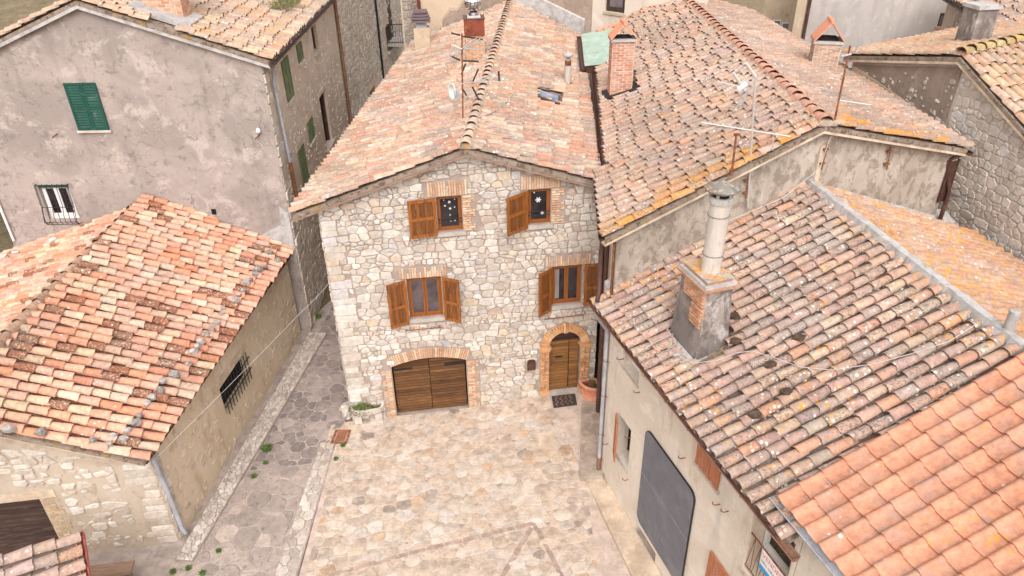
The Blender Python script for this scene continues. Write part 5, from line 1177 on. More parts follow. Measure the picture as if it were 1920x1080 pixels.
for px in ((62, 425), (28, 470), (6, 478), (100, 447)):
    p = onP(px[0], px[1] + 4, aR0 + Vector((0, 0, .2)), (aL1 - aL0).cross(aR0 - aL0).normalized()); s = RS.uniform(.08, .14)
    single('roof_stone', 'stone_attr', 'pale stone on the low roof against the tall grey wall', 'stone', lambda m: (bigrock(m, p, s * 1.3, s, s * .8, RS, 7), m.col((.6, .56, .52, 1))), 'pale stones along the tall wall', p)
# ================================================================== SMALL ROOF IN THE CORNER
hs_ = thing('shed', 'small shed roof with pale tiles and red metal gutter in the bottom left corner', 'shed', (-7, -6, 0))
s0 = onZ(141, 1004, 2.3); s1 = s0 + (onZ(152, 1085, 2.3) - s0) * 1.6; sw = (onZ(0, 1046, 2.5) - s0); s2 = s0 + sw * 1.9; s3 = s1 + sw * 1.9
deckS = part('roof', 'roof_bed', hs_, lambda m: slab(m, [s0, s1, s3, s2], .1))
RS_ = Roofing('tile_main', [((.62, .48, .40), .5), ((.46, .36, .3), .3), ((.60, .36, .24), .2)], 81, .26, .5); RS_.plane(s0, s1, s2, [s0, s1, s3, s2], .34, .42); RS_.build(deckS, 60)
part('walls', 'plaster_ochre', hs_, lambda m: m.prism([Vector((p.x, p.y, 0)) for p in (s0 + Vector((-.3, -.25, 0)), s1 + Vector((-.3, .2, 0)), s3, s2 + Vector((0, -.25, 0)))], (0, 0, 2.2)))
sdv = (s1 - s0).normalized(); sou = Vector((-sdv.y, sdv.x, 0)); sou = sou if sou.x > 0 else -sou
part('gutter', 'metal_red', hs_, lambda m: [m.hexa([s0 + sou * a - UPV * .10, s1 + sou * a - UPV * .10, s1 + sou * b - UPV * .10, s0 + sou * b - UPV * .10], [s0 + sou * a + UPV * h, s1 + sou * a + UPV * h, s1 + sou * b + UPV * h, s0 + sou * b + UPV * h]) for a, b, h in ((.0, .02, .06), (.02, .13, -.085), (.13, .15, .06))] + [m.hexa([s0 + sou * .02 + sdv * k - UPV * .05, s0 + sou * .02 + sdv * (k + .03) - UPV * .05, s0 + sou * .13 + sdv * (k + .03) - UPV * .05, s0 + sou * .13 + sdv * k - UPV * .05], [s0 + sou * .02 + sdv * k + UPV * .045, s0 + sou * .02 + sdv * (k + .03) + UPV * .045, s0 + sou * .13 + sdv * (k + .03) + UPV * .045, s0 + sou * .13 + sdv * k + UPV * .045]) for k in (.0, .45, .95)])
# ================================================================== FAR HOUSES
def up_to(P, py):
    lo, hi = -2., 12.
    for _ in range(40):
        mid = (lo + hi) / 2
        if proj(P + UPV * mid)[1] > py: lo = mid
        else: hi = mid
    return P.z + lo
def fcam(base): return Fr((base.x, base.y, 0), (.99, -.139, 0), UPV, (-.139, -.99, 0))
# gabled stone house beyond the right edge
hg = thing('stone_gable_house', 'stone house with a rubble gable wall and orange lichen tiled roof at the right edge', 'house', (15.2, 0, 0))
gd_ = Vector((math.cos(math.radians(-85)), math.sin(math.radians(-85)), 0)); FH = Fr((15.0, -1.0, 0), gd_, UPV); 
if FH.N.x > 0: FH.N = -FH.N
hA, hL, hR = FH.uv(1808, 116), FH.uv(1600, 112), FH.uv(1920, 242); sR = (hR[1] - hA[1]) / (hR[0] - hA[0]); hR = (hA[0] + 5.5, hA[1] + sR * 5.5)
sL = (hA[1] - hL[1]) / (hA[0] - hL[0])
wH = wall('gable_wall', 'mortar_pale', hg, FH, [(hL[0], 0), (hR[0], 0), hR, hA, hL])
Rh = random.Random(17); trace = [(hA[0] - .05, 0), (hA[0] + .0, hA[1] - .15), (hR[0], hR[1] - .15), (hR[0], 0)]
place_pieces('stone', cells([(hA[0] + .1, 3.4), (hA[0] + 5., 3.4), (hA[0] + 5., hA[1] + sR * 5 - .1), (hA[0] + .1, hA[1] - .15)], .095, .19, Rh, 1.3, rows=True), FH, wH, 'stone', [((.66, .585, .51), .5), ((.60, .525, .45), .3), ((.68, .63, .575), .2)], Rh, gap=.012, proud=.028, bev=.02, limit=250, rough=.02)
part('render_patch', 'plaster_brown', hg, lambda m: m.prism([FH.p(u, v, -.2) for u, v in ((hL[0] + .05, 3), (hA[0] + .02, 3), (hA[0] + .02, hA[1] - .14), (hL[0] + .05, hL[1] - .14))], FH.N * .23))
place_pieces('stone', blobs([(hL[0] + .1, 4), (hA[0], 4), (hA[0], hA[1] - .3), (hL[0] + .1, hL[1] - .3)], .03, .11, Rh, 1.3, (), 1.35, 40), Fr(FH.p(0, 0, .03), FH.U, UPV, FH.N), wH, 'stone', STN, Rh, gap=.004, proud=.02, bev=.02, limit=80)
a, b = FH.uv(1600, 132), FH.uv(1752, 238); part('roof_trace', 'plaster_beige', hg, lambda m: m.hexa([FH.p(a[0], a[1], .02), FH.p(b[0], b[1], .02), FH.p(b[0], b[1] + .16, .02), FH.p(a[0], a[1] + .16, .02)], [FH.p(a[0], a[1], .07), FH.p(b[0], b[1], .07), FH.p(b[0], b[1] + .16, .07), FH.p(a[0], a[1] + .16, .07)]))
gA, gL, gR = FH.p(*hA, .2) + UPV * .12, FH.p(hL[0] - .2, hL[1] - .2 * sL, .2) + UPV * .12, FH.p(hR[0], hR[1], .2) + UPV * .12
rdir = (onZ(1920, 84, gA.z) - onZ(1815, 108, gA.z)).normalized(); rdir = -FH.N if rdir.x < .2 else rdir; RL = 9.
deckH = part('roof', 'roof_bed', hg, lambda m: (slab(m, [gA, gA + rdir * RL, gR + rdir * RL, gR], .1), slab(m, [gL, gL + rdir * RL, gA + rdir * RL, gA], .1)))
RH_ = Roofing('tile_tall', [((.60, .46, .30), .4), ((.58, .36, .24), .3), ((.56, .42, .32), .3)], 91, .25, .5)
RH_.plane(gR, gR + rdir * RL, gA, [gR, gR + rdir * RL, gA + rdir * RL, gA], .30, .42); RH_.plane(gL, gL + rdir * RL, gA, [gL, gL + rdir * RL, gA + rdir * RL, gA], .30, .42)
RH_.ridge(gA, gA + rdir * RL, .32, .5, .42, .09, pal=[((.50, .40, .20), 1)]); RH_.build(deckH, 200)
part('verge_tiles', 'concrete_pale', hg, lambda m: [m.hexa([a - UPV * .17, b - UPV * .17, b - UPV * .17 - FH.N * .2, a - UPV * .17 - FH.N * .2], [a - UPV * .105, b - UPV * .105, b - UPV * .105 - FH.N * .2, a - UPV * .105 - FH.N * .2]) for a, b in ((gL, gA), (gA, gR))])
# grey rendered house behind
he = thing('grey_house', 'plain grey rendered house wall with one small dark window behind the big roof', 'house', (15, 14.5, 0))
FE = Fr((15, 14.5, 0), (.99, -.139, 0), UPV, (-.139, -.99, 0)); e0u, e1u = FE.uv(1520, 10)[0], FE.uv(1790, 10)[0]; WE = FE.box([(1763, 25), (1776, 24), (1757, 50), (1772, 49)])
wall('front_wall', 'plaster_grey', he, FE, [(e0u, 0), (e1u, 0), (e1u, 13), (e0u, 13)], [rect(*WE)], .2); window(he, FE, *WE, d=-.1, leaves=1, mat='metal_brown', pane='glass_curtain', fw=.05, sill=True, sill_mat='terracotta_pot')
part('downpipe', 'metal_brown', he, lambda m: m.tube([FE.p(e0u - .1, 13, .1), FE.p(e0u - .1, 4, .1)], .07, 8)); part('side_pier', 'plaster_beige', he, lambda m: m.fbox(FE, e0u - .6, e0u - .2, 0, 13, -.5, .05))
hz = thing('beige_house', 'beige rendered house beyond the ridge with three prints on its wall', 'house', (12, 18, 0)); FZ = Fr((12, 18.5, 0), (.99, -.139, 0), UPV, (-.139, -.99, 0)); a, b = FZ.uv(1443, 20)[0], FZ.uv(1512, 20)[0]
wall('front_wall', 'plaster_beige', hz, FZ, [(a - .3, 0), (b + .6, 0), (b + .6, 14), (a - .3, 14)])
for px, l in (((1455, 48), 'leftmost'), ((1473, 53), 'middle'), ((1492, 60), 'rightmost')):
    u, v = FZ.uv(*px, .03); o = thing('photo_print', l + ' of three black and white prints on the beige wall', 'picture', FZ.p(u, v - .25, .03), 'prints on the beige wall'); part('frame', 'white_paint', o, lambda m: m.fbox(FZ, u - .2, u + .2, v - .25, v + .25, .01, .035)); part('print', 'print_grey' if 'print_grey' in M else 'board_slate', o, lambda m: m.fbox(FZ, u - .17, u + .17, v - .22, v + .22, .0355, .04))
# house with the brown gutter, top right corner
hf = thing('corner_house', 'tiled house with brown gutter and rubble wall in the top right corner', 'house', (19, 11, 0))
zf_ = 8.2; f0, f1 = onZ(1779, -2, zf_), onZ(1903, 66, zf_); fd = (f1 - f0).normalized(); f1 = f0 + fd * 12; fn = Vector((-fd.y, fd.x, 0)); fn = fn if fn.x > 0 else -fn
FF = Fr(f0 + fn * .35 - UPV * zf_, fd, UPV, -fn); wf = wall('front_wall', 'plaster_rubble', hf, FF, [(-1, 0), (12, 0), (12, zf_), (-1, zf_)])
place_pieces('stone', cells([(.2, 3), (11, 3), (11, zf_ - .1), (.2, zf_ - .1)], .10, .2, Rh, 1.3, rows=True), FF, wf, 'stone', [((.50, .42, .33), .6), ((.44, .36, .28), .4)], Rh, gap=.016, proud=.03, bev=.02, limit=60, rough=.012)
u, v = FF.uv(1812, 42); u2, v2 = FF.uv(1802, 76); part('door', 'wood_dark', hf, lambda m: m.fbox(FF, u - .35, u + .35, v2 - .6, v, .0, .06), color=(2, .8, .8))
fk = fn * 6 + UPV * 2.1; deckF = part('roof', 'roof_bed', hf, lambda m: slab(m, [f0 - fd * 1, f1, f1 + fk, f0 - fd * 1 + fk], .1)); RF_ = Roofing('tile_back', PALB, 93, .23, .5); RF_.plane(f0 - fd * 1, f1, f0 - fd + fk, [f0 - fd * 1, f1, f1 + fk, f0 - fd * 1 + fk], .29, .43); RF_.build(deckF, 120)
gutter(hf, f0 - fd - fn * .06 - UPV * .06, f1 - fn * .06 - UPV * .06, .07, 'metal_brown')
# houses closing the main house's back
FK = Fr(Vector((lbk.x, lbk.y + .3, 0)), Vector((rbk.x - lbk.x, rbk.y - lbk.y, 0)), UPV); FK.N = -FK.N if FK.N.y > 0 else FK.N
hk = thing('ochre_house', 'ochre rendered house wall directly behind the main tiled roof', 'house', FK.p(2, 0)); ka = FK.uv(787, 40)[0]; kb = FK.uv(942, 0)[0] + .3
wall('front_wall', 'plaster_beige', hk, FK, [(ka, 0), (kb, 0), (kb, 13), (ka, 13)]); part('downpipe', 'rust_sheet', hk, lambda m: m.tube([FK.p(ka, 13, .08), FK.p(ka, 2, .08)], .07, 8))
part('wall_foot', 'plaster_brown', hk, lambda m: [m.hexa([FK.p(ka + 1.0 + (kb - ka - 1) * k / 9, 5, .0), FK.p(ka + 1 + (kb - ka - 1) * (k + 1) / 9, 5, .0), FK.p(ka + 1 + (kb - ka - 1) * (k + 1) / 9, 5, .1), FK.p(ka + 1 + (kb - ka - 1) * k / 9, 5, .1)], [FK.p(ka + 1 + (kb - ka - 1) * k / 9, 7.3 + .18 * k + .2 * (k % 2), .0), FK.p(ka + 1 + (kb - ka - 1) * (k + 1) / 9, 7.3 + .18 * (k + 1) + .2 * ((k + 1) % 2), .0), FK.p(ka + 1 + (kb - ka - 1) * (k + 1) / 9, 7.2 + .18 * (k + 1) + .2 * ((k + 1) % 2), .1), FK.p(ka + 1 + (kb - ka - 1) * k / 9, 7.2 + .18 * k + .2 * (k % 2), .1)]) for k in range(9)])
hq = thing('rubble_house', 'dark rubble wall house end between balcony and ochre wall', 'house', FK.p(-2, 0)); wq = wall('front_wall', 'plaster_rubble', hq, Fr(FK.p(0, 0, -1.2), FK.U, UPV, FK.N), [(FK.uv(766, 40)[0], 0), (ka + .4, 0), (ka + .4, 13), (FK.uv(766, 40)[0], 13)])
place_pieces('stone', cells([(FK.uv(766, 40)[0] + .05, 4), (ka + .4, 4), (ka + .4, 12.5), (FK.uv(766, 40)[0] + .05, 12.5)], .12, .24, Rh, 1.4, rows=True), Fr(FK.p(0, 0, -1.2), FK.U, UPV, FK.N), wq, 'stone', [((.40, .35, .29), .6), ((.33, .28, .23), .4)], Rh, gap=.014, proud=.04, bev=.02, limit=60, rough=.012)
FR3 = Fr(Vector((rbk.x, rbk.y + .1, 0)), Vector((rrb.x - rbk.x, rrb.y - rbk.y + .3, 0)), UPV); FR3.N = -FR3.N if FR3.N.y > 0 else FR3.N
hr3 = thing('brown_house', 'brown rendered back house with small window beyond the ridge', 'house', FR3.p(1, 0)); L3 = (rrb - rbk).length; WR = FR3.box([(974, -8), (990, -8), (975, 6), (990, 6)])
wall('front_wall', 'plaster_brown', hr3, FR3, [(0, 0), (L3 + .3, 0), (L3 + .3, 13), (0, 13)], [rect(*WR)], .15); window(hr3, FR3, *WR, d=-.1, leaves=1, mat='metal_brown', pane='glass_curtain', fw=.05, sill_mat='concrete_pale')
part('cement_skirt', 'cement', hr3, lambda m: m.hexa([FR3.p(.2, 6.4, .0), FR3.p(L3, 6.0, .0), FR3.p(L3, 6.0, .10), FR3.p(.2, 7.6, .10)], [FR3.p(.2, 8.5, .0), FR3.p(L3, 7.35, .0), FR3.p(L3, 7.3, .06), FR3.p(.2, 8.45, .06)]))
p3 = onP(1216, 20, bL, pBl); q3 = FR3.p(L3 + .32, 0, .0); FW = Fr(Vector((q3.x, q3.y, 0)), Vector((p3.x - q3.x, p3.y - q3.y, 0)), UPV); FW.N = -FW.N if FW.N.y > 0 else FW.N; L4 = (Vector((p3.x, p3.y, 0)) - FW.o).length
hw = thing('window_house', 'pale rendered house wall with a dark window above the green sheet roof', 'house', FW.p(2, 0)); WW = FW.box([(1135, -20), (1173, -22), (1135, 24), (1171, 23)])
wall('front_wall', 'plaster_front', hw, FW, [(0, 0), (L4 + 2.5, 0), (L4 + 2.5, 13), (0, 13)], [rect(*WW)], .2); window(hw, FW, *WW, d=-.12, leaves=1, mat='wood_dark', pane='glass_curtain', fw=.08, sill_mat='plaster_beige')
part('cement_skirt', 'cement', hw, lambda m: m.hexa([FW.p(0, 5.6, .0), FW.p(L4 + 2, 6.4, 0), FW.p(L4 + 2, 6.4, .2), FW.p(0, 5.6, .2)], [FW.p(0, FW.uv(1097, 66)[1], .0), FW.p(L4, FW.uv(1215, 14)[1], 0), FW.p(L4, FW.uv(1215, 18)[1], .2), FW.p(0, FW.uv(1097, 70)[1], .2)]))
# green corrugated lean-to roof
lt = thing('green_lean_to', 'pale green corrugated sheet roof between the two tiled roofs', 'roof', (8.4, 11, 0))
gp = [onP(*p, bL + UPV * .12, pBl) for p in ((1096, 124), (1148, 119), (1160, 50), (1090, 64))]
def green(m):
    n = 9; k = 24
    for i in range(n):
        for j in range(k):
            def P(a, b): 
                p = gp[0].lerp(gp[1], a).lerp(gp[3].lerp(gp[2], a), b); return p + UPV * (.06 * math.sin(b * n * 2 * math.pi * 1.0) + .0)
        pass
    R_ = 72
    g = [[P(a / 6, b / R_) for b in range(R_ + 1)] for a in range(7)]
    m.add([v for r in g for v in r], [(a * (R_ + 1) + b, (a + 1) * (R_ + 1) + b, (a + 1) * (R_ + 1) + b + 1, a * (R_ + 1) + b + 1) for a in range(6) for b in range(R_)])
part('sheet', 'green_sheet', lt, green); gutter(lt, gp[0] + Vector((-.1, -.1, -.08)), gp[3] + Vector((-.1, 0, -.08)), .08, 'metal_brown')
part('front_beam', 'metal_brown', lt, lambda m: m.hexa([gp[0] - UPV * .25, gp[1] - UPV * .25, gp[1] + Vector((0, .1, -.25)), gp[0] + Vector((0, .1, -.25))], [gp[0] - UPV * .04, gp[1] - UPV * .04, gp[1] + Vector((0, .1, -.04)), gp[0] + Vector((0, .1, -.04))]))
for k, px in enumerate(((1118, 58), (1132, 57), (1142, 52))):
    p = onP(*px, bL + UPV * .16, pBl); part('loose_tile', 'terracotta_pot', lt, lambda m: m.tube([p, p + Vector((.4, .1 * k, .06))], .08, 7))
# hillside behind the tall house
hm = MB(); n = 14
hv = [(-26 + i * 1.6, 9 + j * 2.2, 8.2 + .32 * j + .35 * math.sin(i * 1.3 + j * .9) + .12 * (14 - i) * .3) for j in range(n) for i in range(n)]
hm.add(hv, [(j * n + i, j * n + i + 1, (j + 1) * n + i + 1, (j + 1) * n + i) for j in range(n - 1) for i in range(n - 1)], True); tag(hm.build('hillside', 'earth'), kind='structure')
# ================================================================== CHIMNEYS
def brick_box(root, o, U, L, W, z0, z1, pal, h=.068, proud=.012):
    """four faces of running bricks round a core"""
    U = Vector(U).normalized(); V2 = Vector((-U.y, U.x, 0)); o = Vector((o.x, o.y, 0))
    core = part('core', 'mortar_pale', root, lambda m: m.prism([o + UPV * z0, o + U * L + UPV * z0, o + U * L + V2 * W + UPV * z0, o + V2 * W + UPV * z0], (0, 0, z1 - z0)))
    for fo, fu, ln, nn_ in ((o, U, L, -V2), (o + V2 * W, -V2, W, -U), (o + U * L, V2, W, U)):
        brick_rows(core, Fr(fo, fu, UPV, nn_), 0, ln, z0, z1, h, (.24,), proud, pal, d=.06)
    return core
BRKR = [(.52, .23, .14), (.56, .27, .17), (.47, .20, .12), (.55, .31, .21)]
def gable_cap(root, o, U, L, W, z, rise=.36, over=.10, mat='terracotta_pot'):
    """two leaning tiles over a flue: open triangular front"""
    U = Vector(U).normalized(); V2 = Vector((-U.y, U.x, 0)); o = Vector((o.x, o.y, z)); c = o + U * L / 2
    part('flue_slab', 'cement', root, lambda m: m.prism([o - U * .05 - V2 * .05, o + U * (L + .05) - V2 * .05, o + U * (L + .05) + V2 * (W + .05), o - U * .05 + V2 * (W + .05)], (0, 0, .07)))
    part('flue_mouth', 'void', root, lambda m: m.prism([o + U * .1 + V2 * .08 + UPV * .072, o + U * (L - .1) + V2 * .08 + UPV * .072, o + U * (L - .1) + V2 * (W - .08) + UPV * .072, o + U * .1 + V2 * (W - .08) + UPV * .072], (0, 0, .05)))
    for s in (0, 1):
        a = (o - U * over) if s == 0 else (o + U * (L + over)); t = c + UPV * (.07 + rise)
        for j in range(2):
            d0, d1_ = -over + j * (W + 2 * over) / 2, -over + (j + .97) * (W + 2 * over) / 2
            part('cap_tile', mat, root, lambda m: m.hexa([a + V2 * d0 + UPV * .05, t + V2 * d0, t + V2 * d1_, a + V2 * d1_ + UPV * .05], [a + V2 * d0 + UPV * .10, t + V2 * d0 + UPV * .06, t + V2 * d1_ + UPV * .06, a + V2 * d1_ + UPV * .10]))
    part('cap_ridge', mat, root, lambda m: m.tube([c - V2 * (over + .02) + UPV * (.11 + rise), c + V2 * (W + over + .02) + UPV * (.09 + rise)], .055, 10))
# brick chimney of the back house
P = onP(1143, 190, bL, pBl); CU = Vector((.985, -.1, 0)).normalized(); ch = thing('brick_chimney', 'red brick chimney with gabled tile cap on the lichen covered roof', 'chimney', P)
zt = up_to(P, 79); brick_box(ch, P, CU, .64, .5, P.z - .3, zt, BRKR); gable_cap(ch, P, CU, .64, .5, zt, .40, .06)
part('flashing', 'iron_black', ch, lambda m: m.prism([P + CU * -.12 + Vector((0, -.14, .02)), P + CU * .9 + Vector((0, -.14, .32)), P + CU * .9 + Vector((0, .5, .34)), P + CU * -.12 + Vector((0, .5, .06))], (0, 0, .12)))
# old chimney with a concrete flue on the front house
P = Vector((5.97, -5.58, 5.25)); co = thing('old_chimney', 'old grey plastered brick chimney with tall pale octagonal flue on the lichen roof', 'chimney', P)
LC, WC = .88, .60; zt = 6.80; A_ = -DC
def body(m):
    lv = 8; rs = []
    for k in range(lv + 1):
        t = k / lv; z_ = 5.15 + (zt - 5.15) * t; g = .05 * (1 - t) - .03 * t
        rs.append([P + DC * g - NC * g, P + DC * g + NC * (WC + g), P + A_ * (LC + g) + NC * (WC + g), P + A_ * (LC + g) - NC * g]); rs[-1] = [Vector((v.x + rnd.uniform(-.012, .012), v.y + rnd.uniform(-.012, .012), z_)) for v in rs[-1]]
    for k in range(lv): m.hexa(rs[k], rs[k + 1])
bdy = part('stack', 'chimney_old', co, body)
brick_rows(bdy, Fr(P + A_ * LC - UPV * P.z, DC, UPV, -NC), .2, LC - .01, 6.45, 6.78, .066, (.24,), .034, [(.55, .30, .18), (.50, .25, .15)], d=.06); brick_rows(bdy, Fr(P + A_ * LC - UPV * P.z, DC, UPV, -NC), .50, LC - .0, 6.0, 6.42, .066, (.24,), .04, [(.55, .30, .18), (.50, .25, .15)], d=.07)
for z_, g, h_, mt in ((zt, .06, .05, 'old_terracotta'), (zt + .05, .02, .055, 'brick_attr'), (zt + .105, -.04, .055, 'old_terracotta'), (zt + .16, -.02, .02, 'roof_bed_lichen')):
    part('collar', mt if mt != 'brick_attr' else 'cement', co, lambda m: m.prism([Vector((v.x, v.y, z_)) for v in (P + DC * g - NC * g, P + DC * g + NC * (WC + g), P + A_ * (LC + g) + NC * (WC + g), P + A_ * (LC + g) - NC * g)], (0, 0, h_)))
fc = P + A_ * .42 + NC * .33; z0 = zt + .17; fc = Vector((fc.x, fc.y, z0)); z1 = up_to(fc, 372)
part('flue', 'cement_flue', co, lambda m: m.tube([fc, Vector((fc.x, fc.y, z1))], .185, 8)); part('flue_ring', 'cement', co, lambda m: m.tube([Vector((fc.x, fc.y, z1 - .06)), Vector((fc.x, fc.y, z1 + .05))], .215, 8))
part('flue_core', 'void', co, lambda m: m.tube([Vector((fc.x, fc.y, z1 + .05)), Vector((fc.x, fc.y, z1 + .10))], .16, 8))
part('flue_band', 'iron_black', co, lambda m: [m.tube([Vector((fc.x + .19 * math.cos(t), fc.y + .19 * math.sin(t), q)) for t in [k * math.pi / 8 for k in range(17)]], .005, 4) for q in (z0 + .35, z1 - .3)])
for k in range(4): a = math.pi / 4 + k * math.pi / 2; part('cap_post', 'cement', co, lambda m: m.tube([Vector((fc.x + .15 * math.cos(a), fc.y + .15 * math.sin(a), z1 + .04)), Vector((fc.x + .15 * math.cos(a), fc.y + .15 * math.sin(a), z1 + .2))], .03, 5))
part('cap', 'roof_bed_grey', co, lambda m: m.add([Vector((fc.x + r * math.cos(a), fc.y + r * math.sin(a), z1 + h)) for r, h in ((.29, .16), (.31, .20)) for a in [math.pi / 8 + k * math.pi / 4 for k in range(8)]] + [Vector((fc.x, fc.y, z1 + .33)), Vector((fc.x, fc.y, z1 + .17))], [(k, (k + 1) % 8, 8 + (k + 1) % 8, 8 + k) for k in range(8)] + [(8 + k, 8 + (k + 1) % 8, 16) for k in range(8)] + [((k + 1) % 8, k, 17) for k in range(8)]))
part('foot_mortar', 'cement', co, lambda m: m.prism([v for v in (P + DC * .28 - NC * .30 - UPV * .10, P + DC * .28 + NC * (WC + .14) + UPV * .12, P + A_ * (LC + .12) + NC * (WC + .14) + UPV * .12, P + A_ * (LC + .12) - NC * .30 - UPV * .10)], (0, 0, .14)))
for px in ((1415, 778), (1475, 735), (1446, 684), (1377, 593), (1497, 633), (1380, 640)):
    q_ = onP(*px, c0 + UPV * .16, pn); single('moss_clump', 'soil', 'dark moss clump growing on the grey front roof tiles', 'moss', lambda m: bigrock(m, q_, .13, .09, .06, rnd, 8), 'moss clumps on the front roof', q_)
# chimneys of the main house
pML = (vA - v0).cross(lbk - v0).normalized(); pMR = (v1 - vA).cross(rbk - vA).normalized()
P = onP(876, 124, v0, pML); ch = thing('cowled_chimney', 'ochre brick chimney with rusty sheet top and chrome turbine cowl by the ridge', 'chimney', P); zb, zr_ = up_to(P, 68), up_to(P, 37)
CU2 = Vector((.99, -.05, 0)).normalized(); brick_box(ch, P, CU2, .58, .55, P.z - .3, zb, [(.50, .25, .10), (.56, .31, .14), (.46, .22, .09)])
V2 = Vector((-CU2.y, CU2.x, 0)); bx = lambda z_, h_, g: (lambda m: m.prism([Vector((v.x, v.y, z_)) for v in (P - CU2 * g - V2 * g, P + CU2 * (.58 + g) - V2 * g, P + CU2 * (.58 + g) + V2 * (.55 + g), P - CU2 * g + V2 * (.55 + g))], (0, 0, h_)))
part('sheet_box', 'rust_sheet', ch, bx(zb, zr_ - zb, .03)); part('sheet_lid', 'metal_brown', ch, bx(zr_, .03, .05)); part('cowl_base', 'aluminium', ch, bx(zr_ + .03, .05, -.08))
cc = P + CU2 * .29 + V2 * .27; cc.z = zr_ + .08; rb_ = .29
part('cowl_neck', 'chrome', ch, lambda m: m.lathe(cc, [(.17, 0), (.16, .1)], 16))
for k in range(18):
    a = k * 2 * math.pi / 18
    part('cowl_blade', 'chrome', ch, lambda m: m.add([cc + Vector((math.cos(a + t * .35 + w * .30) * math.sin(.35 + t * 2.2) * rb_, math.sin(a + t * .35 + w * .30) * math.sin(.35 + t * 2.2) * rb_, .10 + rb_ * (1 - math.cos(.35 + t * 2.2)) * .95 + .0)) * 1 for t in [j / 6 for j in range(7)] for w in (0, 1)][::-1], [(2 * j, 2 * j + 1, 2 * j + 3, 2 * j + 2) for j in range(6)]))
part('cowl_top', 'chrome', ch, lambda m: m.lathe(cc + UPV * (.10 + rb_ * 1.72), [(.10, -.01), (.06, .03), (.0, .035)], 12)); part('cowl_inside', 'iron_black', ch, lambda m: m.lathe(cc, [(.12, .1), (.15, .3), (.1, .45)], 12))
P = onP(779, 101, v0, pML); ch = thing('rendered_chimney', 'beige rendered chimney with brown louvred cap near the far left eave', 'chimney', P); zb = up_to(P, 54)
P_ = P; part('stack', 'plaster_beige', ch, lambda m: m.prism([Vector((v.x, v.y, P_.z - .4)) for v in (P_, P_ + CU2 * .62, P_ + CU2 * .62 + V2 * .6, P_ + V2 * .6)], (0, 0, zb - P_.z + .4)))
part('cap_core', 'metal_grey', ch, lambda m: m.prism([Vector((v.x, v.y, zb)) for v in (P_ + CU2 * .1 + V2 * .1, P_ + CU2 * .52 + V2 * .1, P_ + CU2 * .52 + V2 * .5, P_ + CU2 * .1 + V2 * .5)], (0, 0, .5)))
for k in range(4): g = .06 - k * .035; part('louvre', 'louvre_grey', ch, lambda m: m.prism([Vector((v.x, v.y, zb + .22 + k * .11)) for v in (P_ - CU2 * g - V2 * g, P_ + CU2 * (.62 + g) - V2 * g, P_ + CU2 * (.62 + g) + V2 * (.6 + g), P_ - CU2 * g + V2 * (.6 + g))], (0, 0, .075)))
P = onP(1064, 163, v1, pMR); ch = thing('flue_pipe', 'slim pale flue pipe with small cowl on the right roof slope', 'flue', P); zb = up_to(P, 122)
part('pipe', 'cement_flue', ch, lambda m: m.tube([P - UPV * .1, Vector((P.x, P.y, zb))], .095, 12)); part('joint', 'rust', ch, lambda m: m.tube([Vector((P.x, P.y, zb)), Vector((P.x, P.y, zb + .14))], .105, 12)); part('cowl', 'cement', ch, lambda m: m.lathe(Vector((P.x, P.y, zb + .14)), [(.07, 0), (.07, .12), (.16, .14), (.15, .22), (.03, .26)], 12)); part('flashing', 'iron_black', ch, lambda m: m.tube([P - UPV * .05, P + UPV * .12], .13, 12))
sk = [onP(*p, v1 + UPV * .14, pMR) for p in ((1008, 168), (1051, 181), (1050, 196), (1008, 182))]; ch = thing('skylight', 'small glazed skylight set in the right roof slope', 'skylight', sk[3])
part('frame', 'metal_brown', ch, lambda m: m.prism([p - UPV * .14 for p in sk], (0, 0, .16))); ins = [p.lerp((sk[0] + sk[1] + sk[2] + sk[3]) / 4, .2) for p in sk]; part('pane', 'glass_sky', ch, lambda m: m.prism([p + UPV * .022 for p in ins], (0, 0, .012)))
# chimney beyond the back ridge, brick base on the tall house
P = onP(1520, 128, bR, pBr); ch = thing('capped_chimney', 'square tile brick chimney with gabled tile cap beyond the ridge', 'chimney', P); zb = up_to(P, 82); brick_box(ch, P, Vector((.93, -.36, 0)), .72, .72, P.z - .3, zb, [(.50, .31, .2), (.54, .36, .25), (.46, .28, .18)], .05); gable_cap(ch, P, Vector((.93, -.36, 0)), .72, .72, zb, .5, .05)
pTR = (rA - r0).cross(ta).normalized(); P = onP(272, 22, r0, pTR); ch = thing('chimney_base', 'orange brick chimney foot set in grey cement on the tall roof', 'chimney', P); brick_box(ch, P, Vector((.99, -.139, 0)), 1.0, .6, P.z - .35, P.z + 1.6, [(.58, .27, .15), (.60, .34, .22), (.54, .24, .12)], .09)
part('cement_apron', 'cement', ch, lambda m: m.prism([P + Vector((-.25, -.50, .12)), P + Vector((1.25, -.62, -.42)), P + Vector((1.35, .6, -.42)), P + Vector((-.25, .5, .12))], (0, 0, .16)))
P = FF.p(*FF.uv(1822, 78, 3.0), 3.0); zb = up_to(P, 14); ch = thing('stone_chimney', 'leaning grey stone chimney pillar near the top right corner', 'chimney', P); part('stack', 'chimney_old', ch, lambda m: m.prism([P + Vector(v) for v in ((-.3, -.3, -.5), (.3, -.3, -.5), (.3, .3, -.5), (-.3, .3, -.5))], (0, 0, zb - P.z + .5))); part('top_course', 'cement', ch, lambda m: m.prism([Vector((P.x, P.y, zb)) + Vector(v) for v in ((-.34, -.34, 0), (.34, -.34, 0), (.34, .34, 0), (-.34, .34, 0))], (0, 0, .1)))
P = onP(1886, 628, cR0 + UPV * .1, (cR1 - cR0).cross(dn(cR0, 3) - cR0).normalized()); single('vent_pipe', 'cement', 'short grey vent pipe stub behind the cement ridge', 'pipe', lambda m: m.tube([P - UPV * .1, P + UPV * .45], .08, 10), None, P)
